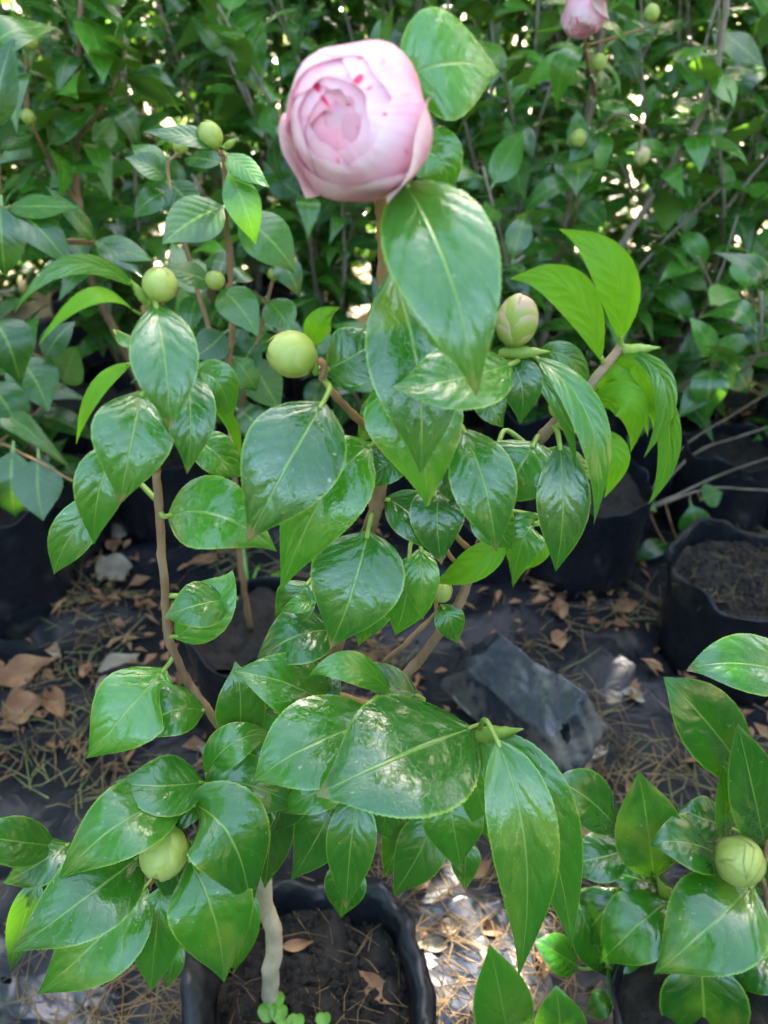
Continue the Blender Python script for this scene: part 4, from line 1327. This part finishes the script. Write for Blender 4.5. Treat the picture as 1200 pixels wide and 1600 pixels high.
# needles on the dusty bags and crumbs of soil
rr = random.Random(44)
v, f = [], []
for k in range(260):
    p = on_z(rr.uniform(560, 900), rr.uniform(1330, 1640), .035)
    needle(v, f, p + Vector((0, 0, rr.uniform(.012, .030))), rr, rr.uniform(.03, .07), .0007)
for k in range(110):
    p = on_z(rr.uniform(40, 340), rr.uniform(1480, 1640), .035)
    needle(v, f, p + Vector((0, 0, rr.uniform(.010, .028))), rr, rr.uniform(.04, .08), .0007)
tag(mesh_obj('needle_litter', v, f, MAT_NEEDLE, smooth=False), 'straw coloured needles lying on the dusty plastic bags', 'needles', kind='stuff')
v, f = [], []
for k in range(2600):
    x = rr.uniform(-.9, .9); y = rr.uniform(.15, 1.6)
    if mnoise.noise(Vector((x * 4 + 3, y * 4, 1.0))) < -.05: continue
    s = rr.uniform(.0015, .006)
    c = Vector((x, y, sheet_z(x, y) + s * .5))
    b = len(v)
    for dx, dy, dz in ((1, 0, 0), (-1, 0, 0), (0, 1, 0), (0, -1, 0), (0, 0, 1), (0, 0, -1)):
        v.append(c + Vector((dx, dy, dz)) * s * rr.uniform(.5, 1.2))
    for a_, b_ in ((0, 2), (2, 1), (1, 3), (3, 0)):
        f.append((b + a_, b + b_, b + 4)); f.append((b + b_, b + a_, b + 5))
tag(mesh_obj('soil_crumbs', v, f, MAT_SOIL, smooth=False), 'dark soil crumbs scattered on the black ground sheet', 'soil', kind='stuff')

# brown leaf fragments
v, f = [], []
k = 0
while k < 2300:
    x = rr.uniform(-.95, .95); y = rr.uniform(.15, 1.75)
    if rr.random() > .35 + 1.6 * mnoise.noise(Vector((x * 4.5 + 8, y * 4.5, 9.0))): continue
    k += 1
    sz = rr.uniform(.004, .014)
    an = rr.uniform(0, 6.28)
    e1 = Vector((math.cos(an), math.sin(an), rr.gauss(0, .3))) * sz
    e2 = Vector((-math.sin(an), math.cos(an), rr.gauss(0, .4))) * sz * rr.uniform(.3, .7)
    c = Vector((x, y, sheet_z(x, y) + .004 + rr.random() * .008))
    b = len(v)
    v.extend((c - e1 * 1.3, c - e1 * .3 + e2 + Vector((0, 0, sz * .3)), c + e1 * 1.4, c - e1 * .1 - e2 + Vector((0, 0, sz * .4)), c + Vector((0, 0, -sz * .1))))
    f.extend(((b, b + 1, b + 4), (b + 1, b + 2, b + 4), (b + 2, b + 3, b + 4), (b + 3, b, b + 4)))
tag(mesh_obj('leaf_fragment_litter', v, f, MAT_DEAD, smooth=False), 'brown leaf fragments mixed through the ground litter', 'leaf litter', kind='stuff')

# dead leaves, one by one
def dead_leaf(px, py, Lpx, ang, seed, label, group=None, mat=None, curlup=.35, wr=.5, z=.03):
    p = on_z(px, py, z)
    p.z = sheet_z(p.x, p.y) + .006
    Ln = Lpx * depth(p) / FPX
    rr = random.Random(seed)
    d = Vector((math.cos(ang), math.sin(ang), 0))
    cv = bez(-d * Ln / 2 + Vector((0, 0, Ln * .05)), Vector((0, 0, rr.uniform(0, .12) * Ln)), d * Ln / 2 + Vector((0, 0, Ln * .14)))
    v, f, uv = leaf_geo(cv, Vector((rr.gauss(0, .2), -.35, 1)).normalized(), Ln * wr / 2, 14, 3, fold=curlup, curl=-.1, wave=.3, seed=seed)
    low = min(q.z for q in v)
    o = mesh_obj('fallen_leaf', [q - Vector((0, 0, low)) for q in v], f, mat or MAT_DEAD, None, p, uv)
    return tag(o, label, 'dead leaf', group)

dead_leaf(40, 1102, 74, .3, 1, 'curled orange brown dead leaf lying on its own by the mat fold', curlup=.6, wr=.75)
dead_leaf(85, 1092, 70, 2.2, 2, 'folded reddish brown dead leaf leaning on the orange one', curlup=.9)
dead_leaf(40, 1046, 100, .5, 3, 'large flat ochre dead leaf beside the tall black bag', curlup=.15)
dead_leaf(175, 885, 74, 2.3, 4, 'pale grey fallen leaf lying flat on dark litter', mat=MAT_DEADGREY, curlup=.08, wr=.75)
dead_leaf(186, 1032, 66, .5, 5, 'greyish tan fallen leaf with a dark edge beside the thin branch', mat=MAT_DEADGREY, curlup=.25)
dead_leaf(185, 830, 50, .1, 6, 'small grey fallen leaf behind the pale flat one', mat=MAT_DEADGREY, curlup=.1)
dead_leaf(875, 945, 50, 1.5, 7, 'red brown dead leaf at the foot of the round bag', curlup=.3)
dead_leaf(660, 1385, 52, 1.2, 8, 'orange tan dead leaf under the hanging dark leaf', curlup=.3)
dead_leaf(745, 1435, 60, 2.1, 9, 'split brown dead leaf beside the sun patch', curlup=.7, wr=.35)
dl = random.Random(6)
for k in range(46):
    if k < 34:
        px, py = dl.choice([(dl.uniform(60, 420), dl.uniform(830, 1180)), (dl.uniform(700, 1060), dl.uniform(900, 1260)), (dl.uniform(620, 900), dl.uniform(1340, 1600))])
    else:
        px, py = dl.uniform(100, 1180), dl.uniform(700, 900)
    dead_leaf(px, py, dl.uniform(26, 52), dl.uniform(0, 6.28), 20 + k, 'small dry brown leaf scattered in the needle litter', 'small dry leaves in the litter', MAT_DEAD if dl.random() < .65 else MAT_DEADGREY, dl.uniform(.1, .7), dl.uniform(.35, .6))

# brown leaf inside the main bag
bl_ = on_z(585, 1540, .165)
o = dead_leaf(585, 1540, 60, 2.4, 90, 'brown dead leaf tucked inside the rolled rim bag', curlup=.4); o.location = (bl_.x, bl_.y, .160)
o = dead_leaf(465, 1474, 44, .1, 91, 'thin reddish dead leaf behind the pale trunk', curlup=.4, wr=.35); q_ = on_z(465, 1474, .172); o.location = (q_.x, q_.y, .168)

# small sprouts at the foot of the trunk
sp = empty('clover_sprout', on_z(425, 1585, .155), 'small bright green clover sprout at the foot of the pale trunk', 'sprout')
for (px, py, r) in [(430, 1562, 15), (418, 1580, 15), (436, 1582, 14), (505, 1592, 12), (462, 1596, 14), (445, 1602, 13)]:
    c = on_z(px, py, .175)
    rad = r * depth(c) / FPX
    v = [c - sp.location + Vector((0, 0, -.001))]; f = []
    for k in range(16):
        a_ = k * math.pi / 8
        rk = rad * (1 - .18 * (k == 4))
        v.append(c - sp.location + Vector((math.cos(a_) * rk, math.sin(a_) * rk, .002 * math.cos(a_ * 2))))
    for k in range(16): f.append((0, 1 + k, 1 + (k + 1) % 16))
    lf = mesh_obj('leaf', v, f, MAT_GRASS, sp)
    b0 = c - sp.location
    vv, ff = tube_geo([b0 - Vector((0, 0, .0012)), Vector((b0.x * .6, b0.y * .6, 0)), Vector((b0.x * .4, b0.y * .4, -.012))], [.0005] * 3, 5)
    mesh_obj('stalk', vv, ff, MAT_GRASS, sp)

gt = empty('grass_tuft', on_z(392, 960, .02), 'bright green grass tuft growing behind the lower leaves', 'grass')
gr = random.Random(5)
for k in range(16):
    an = gr.uniform(0, 6.28); Lg = gr.uniform(.07, .13)
    e = Vector((math.cos(an), math.sin(an), 0))
    cv = bez(Vector((0, 0, -.01)), e * Lg * .25 + Vector((0, 0, Lg * .6)), e * Lg * .75 + Vector((0, 0, Lg * .75)))
    v, f, uv = leaf_geo(cv, (Vector((0, 0, 1)) - e * .5).normalized(), .0028, 8, 1, fold=.2, seed=k)
    mesh_obj('blade', v, f, MAT_GRASS, gt, uvs=uv)
